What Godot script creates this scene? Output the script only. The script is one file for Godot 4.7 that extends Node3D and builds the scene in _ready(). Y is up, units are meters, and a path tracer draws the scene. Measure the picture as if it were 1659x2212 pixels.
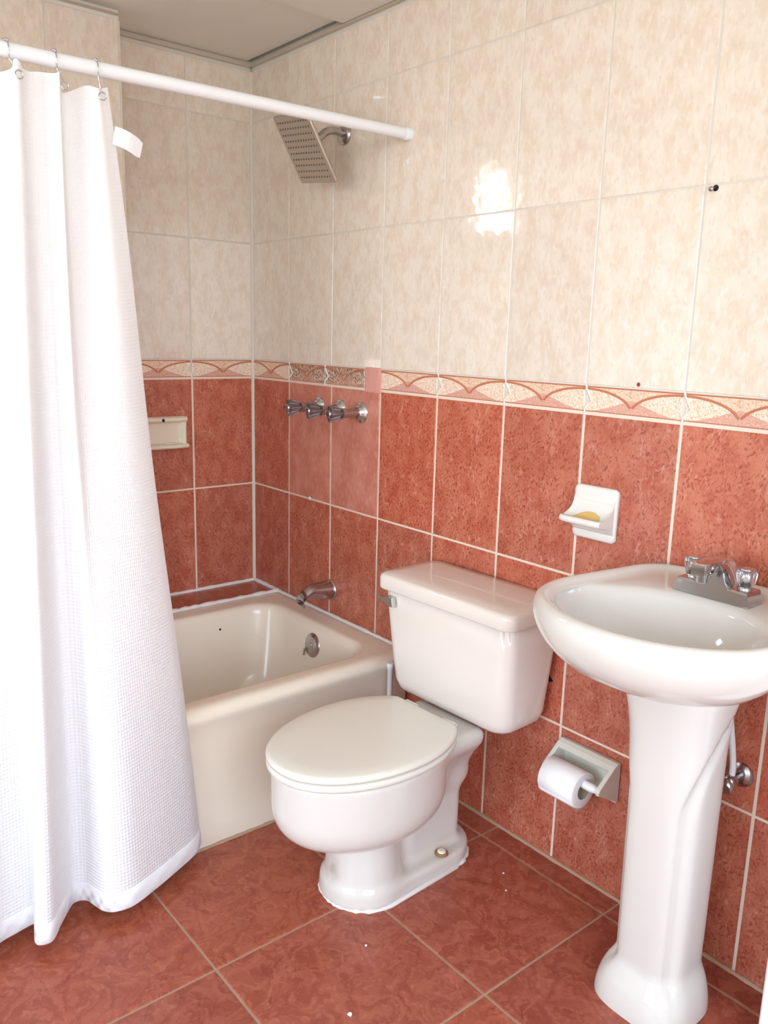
extends Node3D
# A small tiled bathroom seen from its doorway. Right wall: plane x = 0; back wall: plane z = 0; floor: y = 0.

var M := {}
var rng := RandomNumberGenerator.new()
# triangle collector
var T := PackedVector3Array()
var UV := PackedVector2Array()
var G := PackedInt32Array()
var mark := 0
var X := Transform3D.IDENTITY
const FLAT := -1
const WB := 1.158   # bottom of the patterned border
const WT := 1.222   # top of the patterned border
const CEIL := 2.2
const TILE := 0.25
const COL0 := 0.242

func _ready() -> void:
	rng.seed = 7
	view_and_light()
	make_materials()
	build_room()
	build_alcove_fittings()
	build_tub()
	build_toilet()
	build_sink()
	build_wall_ceramics()
	build_curtain()
	build_small_things()

func view_and_light() -> void:
	var cam := Camera3D.new()
	cam.name = "camera"
	cam.fov = 63.334
	cam.near = 0.02
	cam.far = 60.0
	var right := Vector3(0.77414204, 0.02548737, 0.63249862)
	var up := Vector3(0.1126281, 0.97770038, -0.17724808)
	var fwd := Vector3(0.62291172, -0.20845231, -0.75400837)
	cam.transform = Transform3D(Basis(right, up, -fwd), Vector3(-1.58194, 1.32204, 2.68872))
	add_child(cam)
	cam.current = true
	var we := WorldEnvironment.new()
	we.name = "world_environment"
	var e := Environment.new()
	e.background_mode = Environment.BG_SKY
	var sky := Sky.new()
	var ps := ProceduralSkyMaterial.new()
	ps.sky_top_color = Color(0.72, 0.84, 1.0)
	ps.sky_horizon_color = Color(0.95, 0.97, 1.0)
	ps.ground_bottom_color = Color(0.55, 0.5, 0.45)
	ps.ground_horizon_color = Color(0.9, 0.88, 0.85)
	ps.energy_multiplier = 7.0
	sky.sky_material = ps
	e.sky = sky
	e.tonemap_mode = Environment.TONE_MAPPER_LINEAR
	e.tonemap_exposure = 1.0
	e.sdfgi_enabled = true
	e.ssao_enabled = true
	e.ssil_enabled = true
	we.environment = e
	add_child(we)
	# daylight entering by the openings of the neighbouring room
	area_light("daylight_terrace_door", Vector3(-1.75, 1.45, 4.05), Vector3(-1.0, 1.2, 1.2), Vector2(1.5, 1.4), 2.8, Color(0.95, 0.98, 1.0))
	area_light("daylight_tub_window", Vector3(-1.093, 1.889, 0.062), Vector3(-1.093, 1.889, 1.0), Vector2(0.23, 0.24), 0.75, Color(1.0, 0.98, 0.96))
	area_light("daylight_side_window", Vector3(-4.42, 1.4, 2.55), Vector3(0.0, 1.0, 1.3), Vector2(2.2, 1.5), 4.9, Color(0.95, 0.98, 1.0))

func area_light(n: String, at: Vector3, target: Vector3, size: Vector2, energy: float, c: Color) -> void:
	var l := AreaLight3D.new()
	l.name = n
	l.area_size = size
	l.light_energy = energy
	l.light_color = c
	l.shadow_enabled = true
	l.area_range = 12.0
	l.area_attenuation = 2.0
	add_child(l)
	l.look_at_from_position(at, target, Vector3.UP)

# ------------------------------------------------------------------ helpers: naming
func numbered(n: String, parent: Node) -> String:
	if not parent.has_node(n):
		return n
	var k := 1
	while parent.has_node("%s_%03d" % [n, k]):
		k += 1
	return "%s_%03d" % [n, k]

func thing(n: String, label: String, category: String, at := Vector3.ZERO, turn := 0.0, group := "") -> Node3D:
	var o := Node3D.new()
	o.name = numbered(n, self)
	add_child(o)
	o.position = at
	o.rotation.y = turn
	o.set_meta("label", label)
	o.set_meta("category", category)
	if group != "":
		o.set_meta("group", group)
	return o

func tag(o: Node, label: String, category: String, group := "") -> void:
	o.set_meta("label", label)
	o.set_meta("category", category)
	if group != "":
		o.set_meta("group", group)

# commits everything collected so far as one mesh
func obj(n: String, m: Material, parent: Node = self) -> MeshInstance3D:
	var o := MeshInstance3D.new()
	o.name = numbered(n, parent)
	o.mesh = finish(m)
	o.cast_shadow = GeometryInstance3D.SHADOW_CASTING_SETTING_ON
	parent.add_child(o, true)
	return o

func structure(n: String, m: Material) -> MeshInstance3D:
	var o := obj(n, m)
	o.set_meta("kind", "structure")
	return o

func finish(m: Material, tint = null) -> ArrayMesh:
	var st := SurfaceTool.new()
	st.begin(Mesh.PRIMITIVE_TRIANGLES)
	for i in T.size():
		st.set_smooth_group(G[i / 3])
		st.set_uv(UV[i])
		if tint != null:
			st.set_color(tint.call(T[i]))
		st.add_vertex(T[i])
	st.generate_normals()
	st.index()
	st.generate_tangents()
	st.set_material(m)
	T.clear()
	UV.clear()
	G.clear()
	mark = 0
	return st.commit()

# ------------------------------------------------------------------ helpers: shapes
func tri(a: Vector3, b: Vector3, c: Vector3, g := 0, ua := Vector2.ZERO, ub := Vector2.ZERO, uc := Vector2.ZERO) -> void:
	T.append(X * a); T.append(X * b); T.append(X * c)
	UV.append(ua); UV.append(ub); UV.append(uc)
	G.append(g)

func quad(a: Vector3, b: Vector3, c: Vector3, d: Vector3, g := 0, ua := Vector2.ZERO, ub := Vector2.ZERO, uc := Vector2.ZERO, ud := Vector2.ZERO) -> void:
	tri(a, b, c, g, ua, ub, uc)
	tri(a, c, d, g, ua, uc, ud)

# turns the shape collected since the last call the right way out
func close_shape() -> void:
	var v := 0.0
	var o := Vector3.ZERO
	if T.size() > mark:
		o = T[mark]
	for i in range(mark, T.size(), 3):
		v += (T[i] - o).dot((T[i + 1] - o).cross(T[i + 2] - o))
	if v > 0.0:
		for i in range(mark, T.size(), 3):
			var p := T[i + 1]
			T[i + 1] = T[i + 2]
			T[i + 2] = p
			var q := UV[i + 1]
			UV[i + 1] = UV[i + 2]
			UV[i + 2] = q
	mark = T.size()

# a box with chamfered edges
func bbox(c: Vector3, s: Vector3, b := 0.0) -> void:
	var h := s * 0.5
	b = minf(b, minf(h.x, minf(h.y, h.z)) * 0.9)
	if b <= 0.0:
		var p := []
		for i in 8:
			p.append(c + Vector3(h.x if i & 1 else -h.x, h.y if i & 2 else -h.y, h.z if i & 4 else -h.z))
		for f in [[0, 1, 3, 2], [4, 6, 7, 5], [0, 2, 6, 4], [1, 5, 7, 3], [0, 4, 5, 1], [2, 3, 7, 6]]:
			quad(p[f[0]], p[f[1]], p[f[2]], p[f[3]], FLAT, Vector2(0, 0), Vector2(1, 0), Vector2(1, 1), Vector2(0, 1))
		close_shape()
		return
	var P := func(sx: int, sy: int, sz: int, ax: int) -> Vector3:
		var v := Vector3(sx * h.x, sy * h.y, sz * h.z)
		if ax != 0: v.x -= sx * b
		if ax != 1: v.y -= sy * b
		if ax != 2: v.z -= sz * b
		return c + v
	for s1 in [-1, 1]:
		oquad(P.call(s1, -1, -1, 0), P.call(s1, 1, -1, 0), P.call(s1, 1, 1, 0), P.call(s1, -1, 1, 0), c)
		oquad(P.call(-1, s1, -1, 1), P.call(1, s1, -1, 1), P.call(1, s1, 1, 1), P.call(-1, s1, 1, 1), c)
		oquad(P.call(-1, -1, s1, 2), P.call(1, -1, s1, 2), P.call(1, 1, s1, 2), P.call(-1, 1, s1, 2), c)
		for s2 in [-1, 1]:
			oquad(P.call(s1, s2, -1, 0), P.call(s1, s2, 1, 0), P.call(s1, s2, 1, 1), P.call(s1, s2, -1, 1), c)
			oquad(P.call(s1, -1, s2, 0), P.call(s1, 1, s2, 0), P.call(s1, 1, s2, 2), P.call(s1, -1, s2, 2), c)
			oquad(P.call(-1, s1, s2, 1), P.call(1, s1, s2, 1), P.call(1, s1, s2, 2), P.call(-1, s1, s2, 2), c)
			for s3 in [-1, 1]:
				var a: Vector3 = P.call(s1, s2, s3, 0)
				var bb: Vector3 = P.call(s1, s2, s3, 1)
				var cc: Vector3 = P.call(s1, s2, s3, 2)
				if (bb - a).cross(cc - a).dot(a - c) > 0.0:
					tri(a, cc, bb, FLAT)
				else:
					tri(a, bb, cc, FLAT)
	mark = T.size()

func oquad(a: Vector3, b: Vector3, c: Vector3, d: Vector3, o: Vector3) -> void:
	if (b - a).cross(c - a).dot(a - o) > 0.0:
		quad(a, d, c, b, FLAT)
	else:
		quad(a, b, c, d, FLAT)

# joins rings of equal point counts; caps are flat
func loft(loops: Array, cap0 := true, cap1 := true, g := 0, closed := true, capg := FLAT) -> void:
	var n: int = loops[0].size()
	var vlen := 0.0
	for k in loops.size() - 1:
		var A: PackedVector3Array = loops[k]
		var B: PackedVector3Array = loops[k + 1]
		var dv := A[0].distance_to(B[0])
		for i in (n if closed else n - 1):
			var j := (i + 1) % n
			var u0 := float(i) / n
			var u1 := float(i + 1) / n
			quad(A[i], A[j], B[j], B[i], g, Vector2(u0, vlen), Vector2(u1, vlen), Vector2(u1, vlen + dv), Vector2(u0, vlen + dv))
		vlen += dv
	for e in [[cap0, 0], [cap1, loops.size() - 1]]:
		if e[0]:
			var L: PackedVector3Array = loops[e[1]]
			var nn := Vector3.ZERO
			for i in n:
				nn += L[i].cross(L[(i + 1) % n])
			nn = nn.normalized()
			var sx := nn.cross(Vector3.UP if absf(nn.y) < 0.9 else Vector3.RIGHT).normalized()
			var sy := nn.cross(sx)
			var flat := PackedVector2Array()
			for p in L:
				flat.append(Vector2(p.dot(sx), p.dot(sy)) * 1000.0)
			var ix := Geometry2D.triangulate_polygon(flat)
			for i in range(0, ix.size(), 3):
				var a := L[ix[i]]
				var b := L[ix[i + 1]]
				var c := L[ix[i + 2]]
				# the side wall turns its first ring one way round and its last the other
				if ((b - a).cross(c - a).dot(nn) > 0.0) == (e[1] == 0):
					tri(a, c, b, capg)
				else:
					tri(a, b, c, capg)
			if ix.is_empty():
				var m := Vector3.ZERO
				for p in L:
					m += p
				m /= n
				for i in n:
					var j := (i + 1) % n
					if e[1] == 0:
						tri(m, L[j], L[i], capg)
					else:
						tri(m, L[i], L[j], capg)
	close_shape()

# ring in the plane y = const: rounded rectangle
func rrect(cx: float, cz: float, hx: float, hz: float, r: float, y: float, per := 8) -> PackedVector3Array:
	var out := PackedVector3Array()
	r = minf(r, minf(hx, hz))
	for q in 4:
		var sx := 1.0 if q == 0 or q == 3 else -1.0
		var sz := 1.0 if q < 2 else -1.0
		for i in per + 1:
			var a := (q + float(i) / per) * PI / 2
			out.append(Vector3(cx + sx * (hx - r) + cos(a) * r, y, cz + sz * (hz - r) + sin(a) * r))
	return out

# tube along a path of points, radius constant or one per point
func tube(path: PackedVector3Array, r, sides := 12, closed := false, caps := true, squash := 1.0) -> void:
	var n := path.size()
	var loops := []
	var ref := Vector3.UP
	var d0 := (path[1] - path[0]).normalized()
	if absf(d0.dot(ref)) > 0.9:
		ref = Vector3.RIGHT
	var side := d0.cross(ref).normalized()
	for i in n:
		var d: Vector3
		if closed:
			d = (path[(i + 1) % n] - path[(i - 1 + n) % n]).normalized()
		elif i == 0:
			d = (path[1] - path[0]).normalized()
		elif i == n - 1:
			d = (path[n - 1] - path[n - 2]).normalized()
		else:
			d = (path[i + 1] - path[i - 1]).normalized()
		side = (side - d * side.dot(d)).normalized()
		var up := side.cross(d)
		var rr: float = r if r is float else r[i]
		var L := PackedVector3Array()
		for k in sides:
			var a := TAU * k / sides
			L.append(path[i] + (side * cos(a) + up * sin(a) * squash) * rr)
		loops.append(L)
	if closed:
		loops.append(loops[0])
	loft(loops, caps and not closed, caps and not closed)

# lathe: profile of (radius, height) along axis d from o
func lathe(o: Vector3, d: Vector3, prof: Array, sides := 24, cap0 := true, cap1 := true, g := 0) -> void:
	d = d.normalized()
	var s := d.cross(Vector3.UP if absf(d.y) < 0.9 else Vector3.RIGHT).normalized()
	var u := s.cross(d)
	var loops := []
	for p in prof:
		var L := PackedVector3Array()
		for k in sides:
			var a := TAU * k / sides
			L.append(o + d * p.y + (s * cos(a) + u * sin(a)) * maxf(p.x, 0.00005))
		loops.append(L)
	loft(loops, cap0, cap1, g)

func ball(c: Vector3, r: float, sides := 10) -> void:
	var prof := []
	for i in 9:
		var a := PI * i / 8.0
		prof.append(Vector2(sin(a) * r, -cos(a) * r))
	lathe(c, Vector3.UP, prof, sides)

# prism: outline (in plane a,b of axes ua, ub) swept along w from w0 to w1, edges slightly chamfered
func prism(outline: PackedVector2Array, o: Vector3, ua: Vector3, ub: Vector3, w: Vector3, w0: float, w1: float, ch := 0.0, g := FLAT) -> void:
	var n := outline.size()
	var m := Vector2.ZERO
	for p in outline:
		m += p
	m /= n
	var loops := []
	for k in ([[w0, ch], [w0 + ch, 0.0], [w1 - ch, 0.0], [w1, ch]] if ch > 0.0 else [[w0, 0.0], [w1, 0.0]]):
		var L := PackedVector3Array()
		for p in outline:
			var q: Vector2 = p
			if k[1] > 0.0:
				q = p - (p - m).normalized() * k[1]
			L.append(o + ua * q.x + ub * q.y + w * k[0])
		loops.append(L)
	loft(loops, true, true, g)

func smooth_path(p: PackedVector3Array, per := 6) -> PackedVector3Array:
	var out := PackedVector3Array()
	for i in p.size() - 1:
		var a := p[maxi(i - 1, 0)]
		var d := p[mini(i + 2, p.size() - 1)]
		for k in per:
			out.append(p[i].cubic_interpolate(p[i + 1], a, d, float(k) / per))
	out.append(p[p.size() - 1])
	return out

# surface nets of a signed distance function
func nets(sdf: Callable, lo: Vector3, hi: Vector3, c: float) -> void:
	var nx := int(ceil((hi.x - lo.x) / c)) + 1
	var ny := int(ceil((hi.y - lo.y) / c)) + 1
	var nz := int(ceil((hi.z - lo.z) / c)) + 1
	var V := PackedFloat32Array()
	V.resize(nx * ny * nz)
	var B := 6
	for bx in range(0, nx, B):
		for by in range(0, ny, B):
			for bz in range(0, nz, B):
				var d: float = sdf.call(lo + Vector3(bx + B * 0.5, by + B * 0.5, bz + B * 0.5) * c)
				var far := absf(d) > B * c * 1.6
				for x in range(bx, mini(bx + B, nx)):
					for y in range(by, mini(by + B, ny)):
						for z in range(bz, mini(bz + B, nz)):
							V[(x * ny + y) * nz + z] = d if far else sdf.call(lo + Vector3(x, y, z) * c)
	var ids := {}
	var P := PackedVector3Array()
	for x in nx - 1:
		for y in ny - 1:
			for z in nz - 1:
				var inside := 0
				var f := [0.0, 0.0, 0.0, 0.0, 0.0, 0.0, 0.0, 0.0]
				for k in 8:
					f[k] = V[((x + (k & 1)) * ny + y + ((k >> 1) & 1)) * nz + z + (k >> 2)]
					if f[k] < 0.0:
						inside += 1
				if inside == 0 or inside == 8:
					continue
				var s := Vector3.ZERO
				var cnt := 0
				for k in 8:
					for bit in [1, 2, 4]:
						if k & bit:
							continue
						var j: int = k | bit
						if (f[k] < 0.0) == (f[j] < 0.0):
							continue
						var t: float = f[k] / (f[k] - f[j])
						var a := Vector3(k & 1, (k >> 1) & 1, k >> 2)
						var b := Vector3(j & 1, (j >> 1) & 1, j >> 2)
						s += a.lerp(b, t)
						cnt += 1
				ids[(x * ny + y) * nz + z] = P.size()
				P.append(lo + (Vector3(x, y, z) + s / cnt) * c)
	for key in ids:
		var z: int = key % nz
		var y: int = (key / nz) % ny
		var x: int = key / (nz * ny)
		var v0 := V[key]
		for ax in 3:
			var step: int = [ny * nz, nz, 1][ax]
			var s1: int = [nz, 1, ny * nz][ax]
			var s2: int = [1, ny * nz, nz][ax]
			var v1 := V[key + step]
			if (v0 < 0.0) == (v1 < 0.0):
				continue
			if not (ids.has(key - s1) and ids.has(key - s2) and ids.has(key - s1 - s2)):
				continue
			var a := P[ids[key]]
			var b := P[ids[key - s1]]
			var d := P[ids[key - s1 - s2]]
			var e := P[ids[key - s2]]
			if v0 < 0.0:
				quad(a, e, d, b)
			else:
				quad(a, b, d, e)
	close_shape()

static func smin(a: float, b: float, k: float) -> float:
	var h := maxf(k - absf(a - b), 0.0) / k
	return minf(a, b) - h * h * k * 0.25

static func sd_box(p: Vector3, c: Vector3, h: Vector3, r: float) -> float:
	var q := (p - c).abs() - h + Vector3(r, r, r)
	return Vector3(maxf(q.x, 0), maxf(q.y, 0), maxf(q.z, 0)).length() + minf(maxf(q.x, maxf(q.y, q.z)), 0.0) - r

# ------------------------------------------------------------------ materials
func noise(s: int, f: float, oct := 4, type := FastNoiseLite.TYPE_SIMPLEX_SMOOTH) -> FastNoiseLite:
	var n := FastNoiseLite.new()
	n.seed = s
	n.frequency = f
	n.noise_type = type
	n.fractal_octaves = oct
	if oct == 1:
		n.fractal_type = FastNoiseLite.FRACTAL_NONE
	return n

func paint(w: int, h: int, f: Callable) -> ImageTexture:
	var b := PackedByteArray()
	b.resize(w * h * 3)
	var i := 0
	for y in h:
		for x in w:
			var c: Color = f.call(x, y)
			b[i] = int(clampf(c.r, 0, 1) * 255.0)
			b[i + 1] = int(clampf(c.g, 0, 1) * 255.0)
			b[i + 2] = int(clampf(c.b, 0, 1) * 255.0)
			i += 3
	return ImageTexture.create_from_image(Image.create_from_data(w, h, false, Image.FORMAT_RGB8, b))

func mat(c: Color, rough: float, metal := 0.0) -> StandardMaterial3D:
	var m := StandardMaterial3D.new()
	m.albedo_color = c
	m.roughness = rough
	m.metallic = metal
	return m

func make_materials() -> void:
	# red wall tile: mottled brick red with dark pits and pale upright streaks, one picture is one metre
	var n1 := noise(3, 0.012, 4)
	var n2 := noise(5, 0.10, 2)
	var n3 := noise(9, 0.055, 3)
	var n4 := noise(21, 0.02, 3)
	var size := 1000
	var red := paint(size, size, func(x: float, y: float) -> Color:
		var a := n1.get_noise_2d(x * 1.3, y * 0.8) * 1.2
		var c := Color(0.765, 0.455, 0.355).lerp(Color(0.705, 0.370, 0.275), clampf(0.5 + a, 0, 1))
		var fine := n3.get_noise_2d(x * 1.5 + 300, y * 0.9)
		c = c.lerp(Color(0.815, 0.535, 0.445), clampf(fine * 1.5, 0, 1) * 0.5)
		var wx := n1.get_noise_2d(x * 3.0, y * 3.0 + 333) * 14.0
		var pit := n2.get_noise_2d(x * 1.7 + wx, y * 0.8 + x * 0.3) + 0.35 * n3.get_noise_2d(x * 0.5, y * 0.3)
		c = c.lerp(Color(0.55, 0.235, 0.165), smoothstep(0.18, 0.50, pit) * 0.62)
		var st := 1.0 - absf(n4.get_noise_2d(x * 1.8 + y * 0.3 + 50, y * 0.7)) * 10.0
		c = c.lerp(Color(0.87, 0.64, 0.56), clampf(st, 0, 1) * clampf(n1.get_noise_2d(x + 900, y + 77) * 2.5 + 0.2, 0, 1) * 0.7)
		return c)
	for k in 4:
		var m := mat([Color(1, 1, 1), Color(1.0, 0.96, 0.945), Color(0.955, 0.97, 0.985), Color(0.99, 1, 1)][k], 0.3)
		m.albedo_texture = red
		M["red%d" % k] = m
	var worn := mat(Color(0.80, 0.53, 0.46), 0.42)
	var worn_tex := paint(384, 384, func(x: float, y: float) -> Color:
		var c := Color(0.80, 0.53, 0.455).lerp(Color(0.75, 0.455, 0.38), clampf(0.5 + n1.get_noise_2d(x * 2.4, y * 2) * 1.4, 0, 1))
		return c.lerp(Color(0.86, 0.65, 0.585), clampf(n3.get_noise_2d(x * 3, y * 1.6) * 1.4, 0, 1) * 0.5))
	worn.albedo_color = Color.WHITE
	worn.albedo_texture = worn_tex
	M["worn"] = worn
	# cream wall tile, glossy with a faint orange-peel glaze
	var wavy := paint(256, 256, func(x: float, y: float) -> Color:
		var v := 0.5 + 0.5 * n3.get_noise_2d(x * 0.7, y * 0.7)
		return Color(v, v, v))
	var wimg: Image = wavy.get_image()
	wimg.bump_map_to_normal_map(1.2)
	var wave_tex := ImageTexture.create_from_image(wimg)
	var cream := paint(size, size, func(x: float, y: float) -> Color:
		var a := n1.get_noise_2d(x * 1.6 + 400, y * 0.9 + 90)
		var c := Color(0.895, 0.852, 0.795).lerp(Color(0.868, 0.808, 0.735), clampf(0.45 + a * 1.3, 0, 1))
		var f := n3.get_noise_2d(x * 1.2, y * 0.6 + 700)
		c = c.lerp(Color(0.918, 0.888, 0.845), clampf(f * 1.6, 0, 1) * 0.6)
		c = c.lerp(Color(0.83, 0.757, 0.67), smoothstep(0.25, 0.6, n2.get_noise_2d(x * 0.7, y * 0.35 + 55)) * 0.35)
		return c)
	for k in 2:
		var m := mat([Color(1, 1, 1), Color(0.98, 0.975, 0.975)][k], 0.06)
		m.albedo_texture = cream
		m.normal_enabled = true
		m.normal_texture = wave_tex
		m.normal_scale = 0.12
		M["cream%d" % k] = m
	# floor tile: cloudy red-brown stone print
	var f1 := noise(31, 0.007, 5)
	var f2 := noise(33, 0.011, 4)
	var fl := paint(1024, 1024, func(x: float, y: float) -> Color:
		var wx := f1.get_noise_2d(x, y) * 60.0
		var wy := f1.get_noise_2d(x + 500, y + 500) * 60.0
		var a := f2.get_noise_2d((x + wx) * 1.6, (y + wy) * 1.6)
		var c := Color(0.668, 0.368, 0.285).lerp(Color(0.595, 0.290, 0.215), clampf(0.5 + a * 1.5, 0, 1))
		c = c.lerp(Color(0.755, 0.475, 0.385), clampf(n3.get_noise_2d(x * 0.8 + wx, y * 0.8 + wy) * 1.7 - 0.1, 0, 1) * 0.55)
		var v := 1.0 - absf(f1.get_noise_2d((x + wy) * 1.3 + 2000, (y + wx) * 1.3)) * 16.0
		c = c.lerp(Color(0.47, 0.195, 0.14), clampf(v, 0, 1) * 0.55 * clampf(0.4 + f2.get_noise_2d(x + 800, y) * 3.0, 0, 1))
		return c.lerp(Color(0.59, 0.285, 0.215), smoothstep(0.3, 0.6, n2.get_noise_2d(x * 0.45, y * 0.3)) * 0.4))
	for k in 3:
		var m := mat([Color(1, 1, 1), Color(0.96, 0.95, 0.96), Color(1.0, 0.97, 0.93)][k], 0.36)
		m.albedo_texture = fl
		M["floor%d" % k] = m
	# patterned border tile (0.25 x 0.064 m): crackled cream ground and the pink hills at its foot
	for k in 2:
		var dark := k == 1
		var bt := paint(500, 128, func(x: float, y: float) -> Color:
			var u := x / 500.0
			var v := 1.0 - y / 128.0
			var ground := Color(0.915, 0.815, 0.715).lerp(Color(0.945, 0.880, 0.815), clampf(0.5 + n1.get_noise_2d(x * 3, y * 3) * 1.2, 0, 1))
			if v > arc_height(u) + 0.02:
				ground = ground.lerp(Color(0.88, 0.72, 0.60), 0.5)
			var cr := 1.0 - absf(n3.get_noise_2d(x * 0.9, y * 0.5)) * 7.0
			ground = ground.lerp(Color(0.70, 0.50, 0.36), clampf(cr, 0, 1) * 0.65)
			if dark:
				var w := clampf(0.45 + n2.get_noise_2d(x * 1.1, y * 0.4) * 2.2 + n1.get_noise_2d(x * 3, y) * 0.6, 0, 1)
				ground = ground.lerp(Color(0.36, 0.20, 0.135), w * 0.85)
			var hill := 0.06 + 0.52 * pow(maxf(0.0, 1.0 - absf(u - 0.5) / 0.42), 1.25)
			if v < hill and u > 0.06 and u < 0.94:
				var p := Color(0.80, 0.585, 0.515).lerp(Color(0.90, 0.77, 0.70), clampf(n2.get_noise_2d(x * 0.9, y * 0.9) * 2.0, 0, 1) * 0.7)
				ground = ground.lerp(p, 0.55 if dark else 0.9)
			if v > 0.95 or v < 0.045:
				ground = Color(0.72, 0.44, 0.33)
			return ground)
		var m := mat(Color.WHITE, 0.3)
		m.albedo_texture = bt
		M["border%d" % k] = m
	M["arch"] = mat(Color(0.745, 0.46, 0.325), 0.32)
	M["chevron"] = mat(Color(0.885, 0.875, 0.84), 0.4)
	M["grout_low"] = mat(Color(0.885, 0.815, 0.745), 0.8)
	M["grout_high"] = mat(Color(0.82, 0.805, 0.765), 0.8)
	M["grout_floor"] = mat(Color(0.70, 0.58, 0.48), 0.85)
	M["corner"] = mat(Color(0.84, 0.815, 0.76), 0.6)
	M["caulk"] = mat(Color(0.90, 0.885, 0.865), 0.55)
	M["plaster"] = mat(Color(0.86, 0.84, 0.80), 0.9)
	M["bedroom"] = mat(Color(0.90, 0.89, 0.87), 0.9)
	M["bedroom_floor"] = mat(Color(0.80, 0.76, 0.70), 0.5)
	M["white_paint"] = mat(Color(0.95, 0.95, 0.95), 0.5)
	M["pink_patch"] = mat(Color(0.84, 0.60, 0.56), 0.75)
	M["ceiling"] = mat(Color(0.90, 0.88, 0.84), 0.7)
	M["ceil_trim"] = mat(Color(0.80, 0.75, 0.68), 0.6)
	M["dark"] = mat(Color(0.06, 0.05, 0.045), 0.8)
	M["porcelain"] = porcelain(Color(0.850, 0.828, 0.796), 0.08)
	M["tank_glaze"] = porcelain(Color(0.885, 0.848, 0.808), 0.08)
	M["sink_glaze"] = porcelain(Color(0.832, 0.815, 0.785), 0.06)
	M["tub_glaze"] = porcelain(Color(0.925, 0.880, 0.805), 0.16)
	M["ceramic"] = porcelain(Color(0.868, 0.858, 0.83), 0.1)
	M["ceramic_grey"] = porcelain(Color(0.86, 0.86, 0.81), 0.14)
	M["ceramic_cream"] = porcelain(Color(0.90, 0.85, 0.76), 0.14)
	M["seat"] = porcelain(Color(0.885, 0.870, 0.820), 0.22)
	M["chrome"] = mat(Color(0.80, 0.80, 0.81), 0.08, 1.0)
	M["chrome_dull"] = mat(Color(0.72, 0.70, 0.70), 0.22, 1.0)
	M["nickel"] = mat(Color(0.78, 0.75, 0.71), 0.38, 1.0)
	M["rubber"] = mat(Color(0.36, 0.33, 0.31), 0.7)
	var ac := mat(Color(0.62, 0.61, 0.66, 0.06), 0.04)
	ac.refraction_enabled = true
	ac.refraction_scale = 0.05
	ac.transparency = BaseMaterial3D.TRANSPARENCY_ALPHA
	M["acrylic"] = ac
	var ac2: StandardMaterial3D = ac.duplicate()
	ac2.albedo_color = Color(0.90, 0.91, 0.93, 0.06)
	M["acrylic_clear"] = ac2
	M["paper"] = mat(Color(0.95, 0.945, 0.945), 0.95)
	M["cardboard"] = mat(Color(0.62, 0.56, 0.48), 0.95)
	M["plastic_white"] = mat(Color(0.93, 0.94, 0.95), 0.35)
	M["residue"] = mat(Color(0.83, 0.70, 0.43), 0.75)
	M["rust"] = mat(Color(0.58, 0.43, 0.27), 0.8)
	M["red_dot"] = mat(Color(0.60, 0.12, 0.13), 0.5)
	# waffle-woven white curtain cloth
	var wf := Image.create(64, 64, false, Image.FORMAT_RGB8)
	for y in 64:
		for x in 64:
			var v := 0.5 + 0.25 * (cos(x / 64.0 * TAU * 2) + cos(y / 64.0 * TAU * 2)) * 0.9 + 0.05 * sin(x * 2.1) * sin(y * 2.1)
			wf.set_pixel(x, y, Color(v, v, v))
	wf.bump_map_to_normal_map(7.0)
	var cloth := mat(Color(0.955, 0.955, 0.96), 0.85)
	cloth.normal_enabled = true
	cloth.normal_texture = ImageTexture.create_from_image(wf)
	cloth.normal_scale = 0.9
	cloth.backlight_enabled = true
	cloth.backlight = Color(0.5, 0.5, 0.5)
	cloth.rim_enabled = true
	cloth.rim = 0.2
	M["cloth"] = cloth
	var label := mat(Color(0.97, 0.97, 0.98), 0.35)
	label.backlight_enabled = true
	label.backlight = Color(0.4, 0.4, 0.4)
	M["care_tag"] = label
	var glass := mat(Color(0.95, 0.97, 1.0, 0.08), 0.02)
	glass.transparency = BaseMaterial3D.TRANSPARENCY_ALPHA
	M["glass"] = glass
	var frost := mat(Color(0.93, 0.87, 0.84), 0.8)
	frost.backlight_enabled = true
	frost.backlight = Color(0.9, 0.84, 0.8)
	M["frosted"] = frost

func porcelain(c: Color, r: float) -> StandardMaterial3D:
	var m := mat(c, r)
	m.vertex_color_use_as_albedo = true
	return m

static func arc_height(u: float) -> float:
	# quarter ovals that crown at the tile's two ends and meet in a cusp at its middle
	var t := minf(u, 1.0 - u) / 0.5
	return 0.06 + 0.84 * sqrt(maxf(0.0, 1.0 - pow(t * 0.985, 2.0)))

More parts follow.
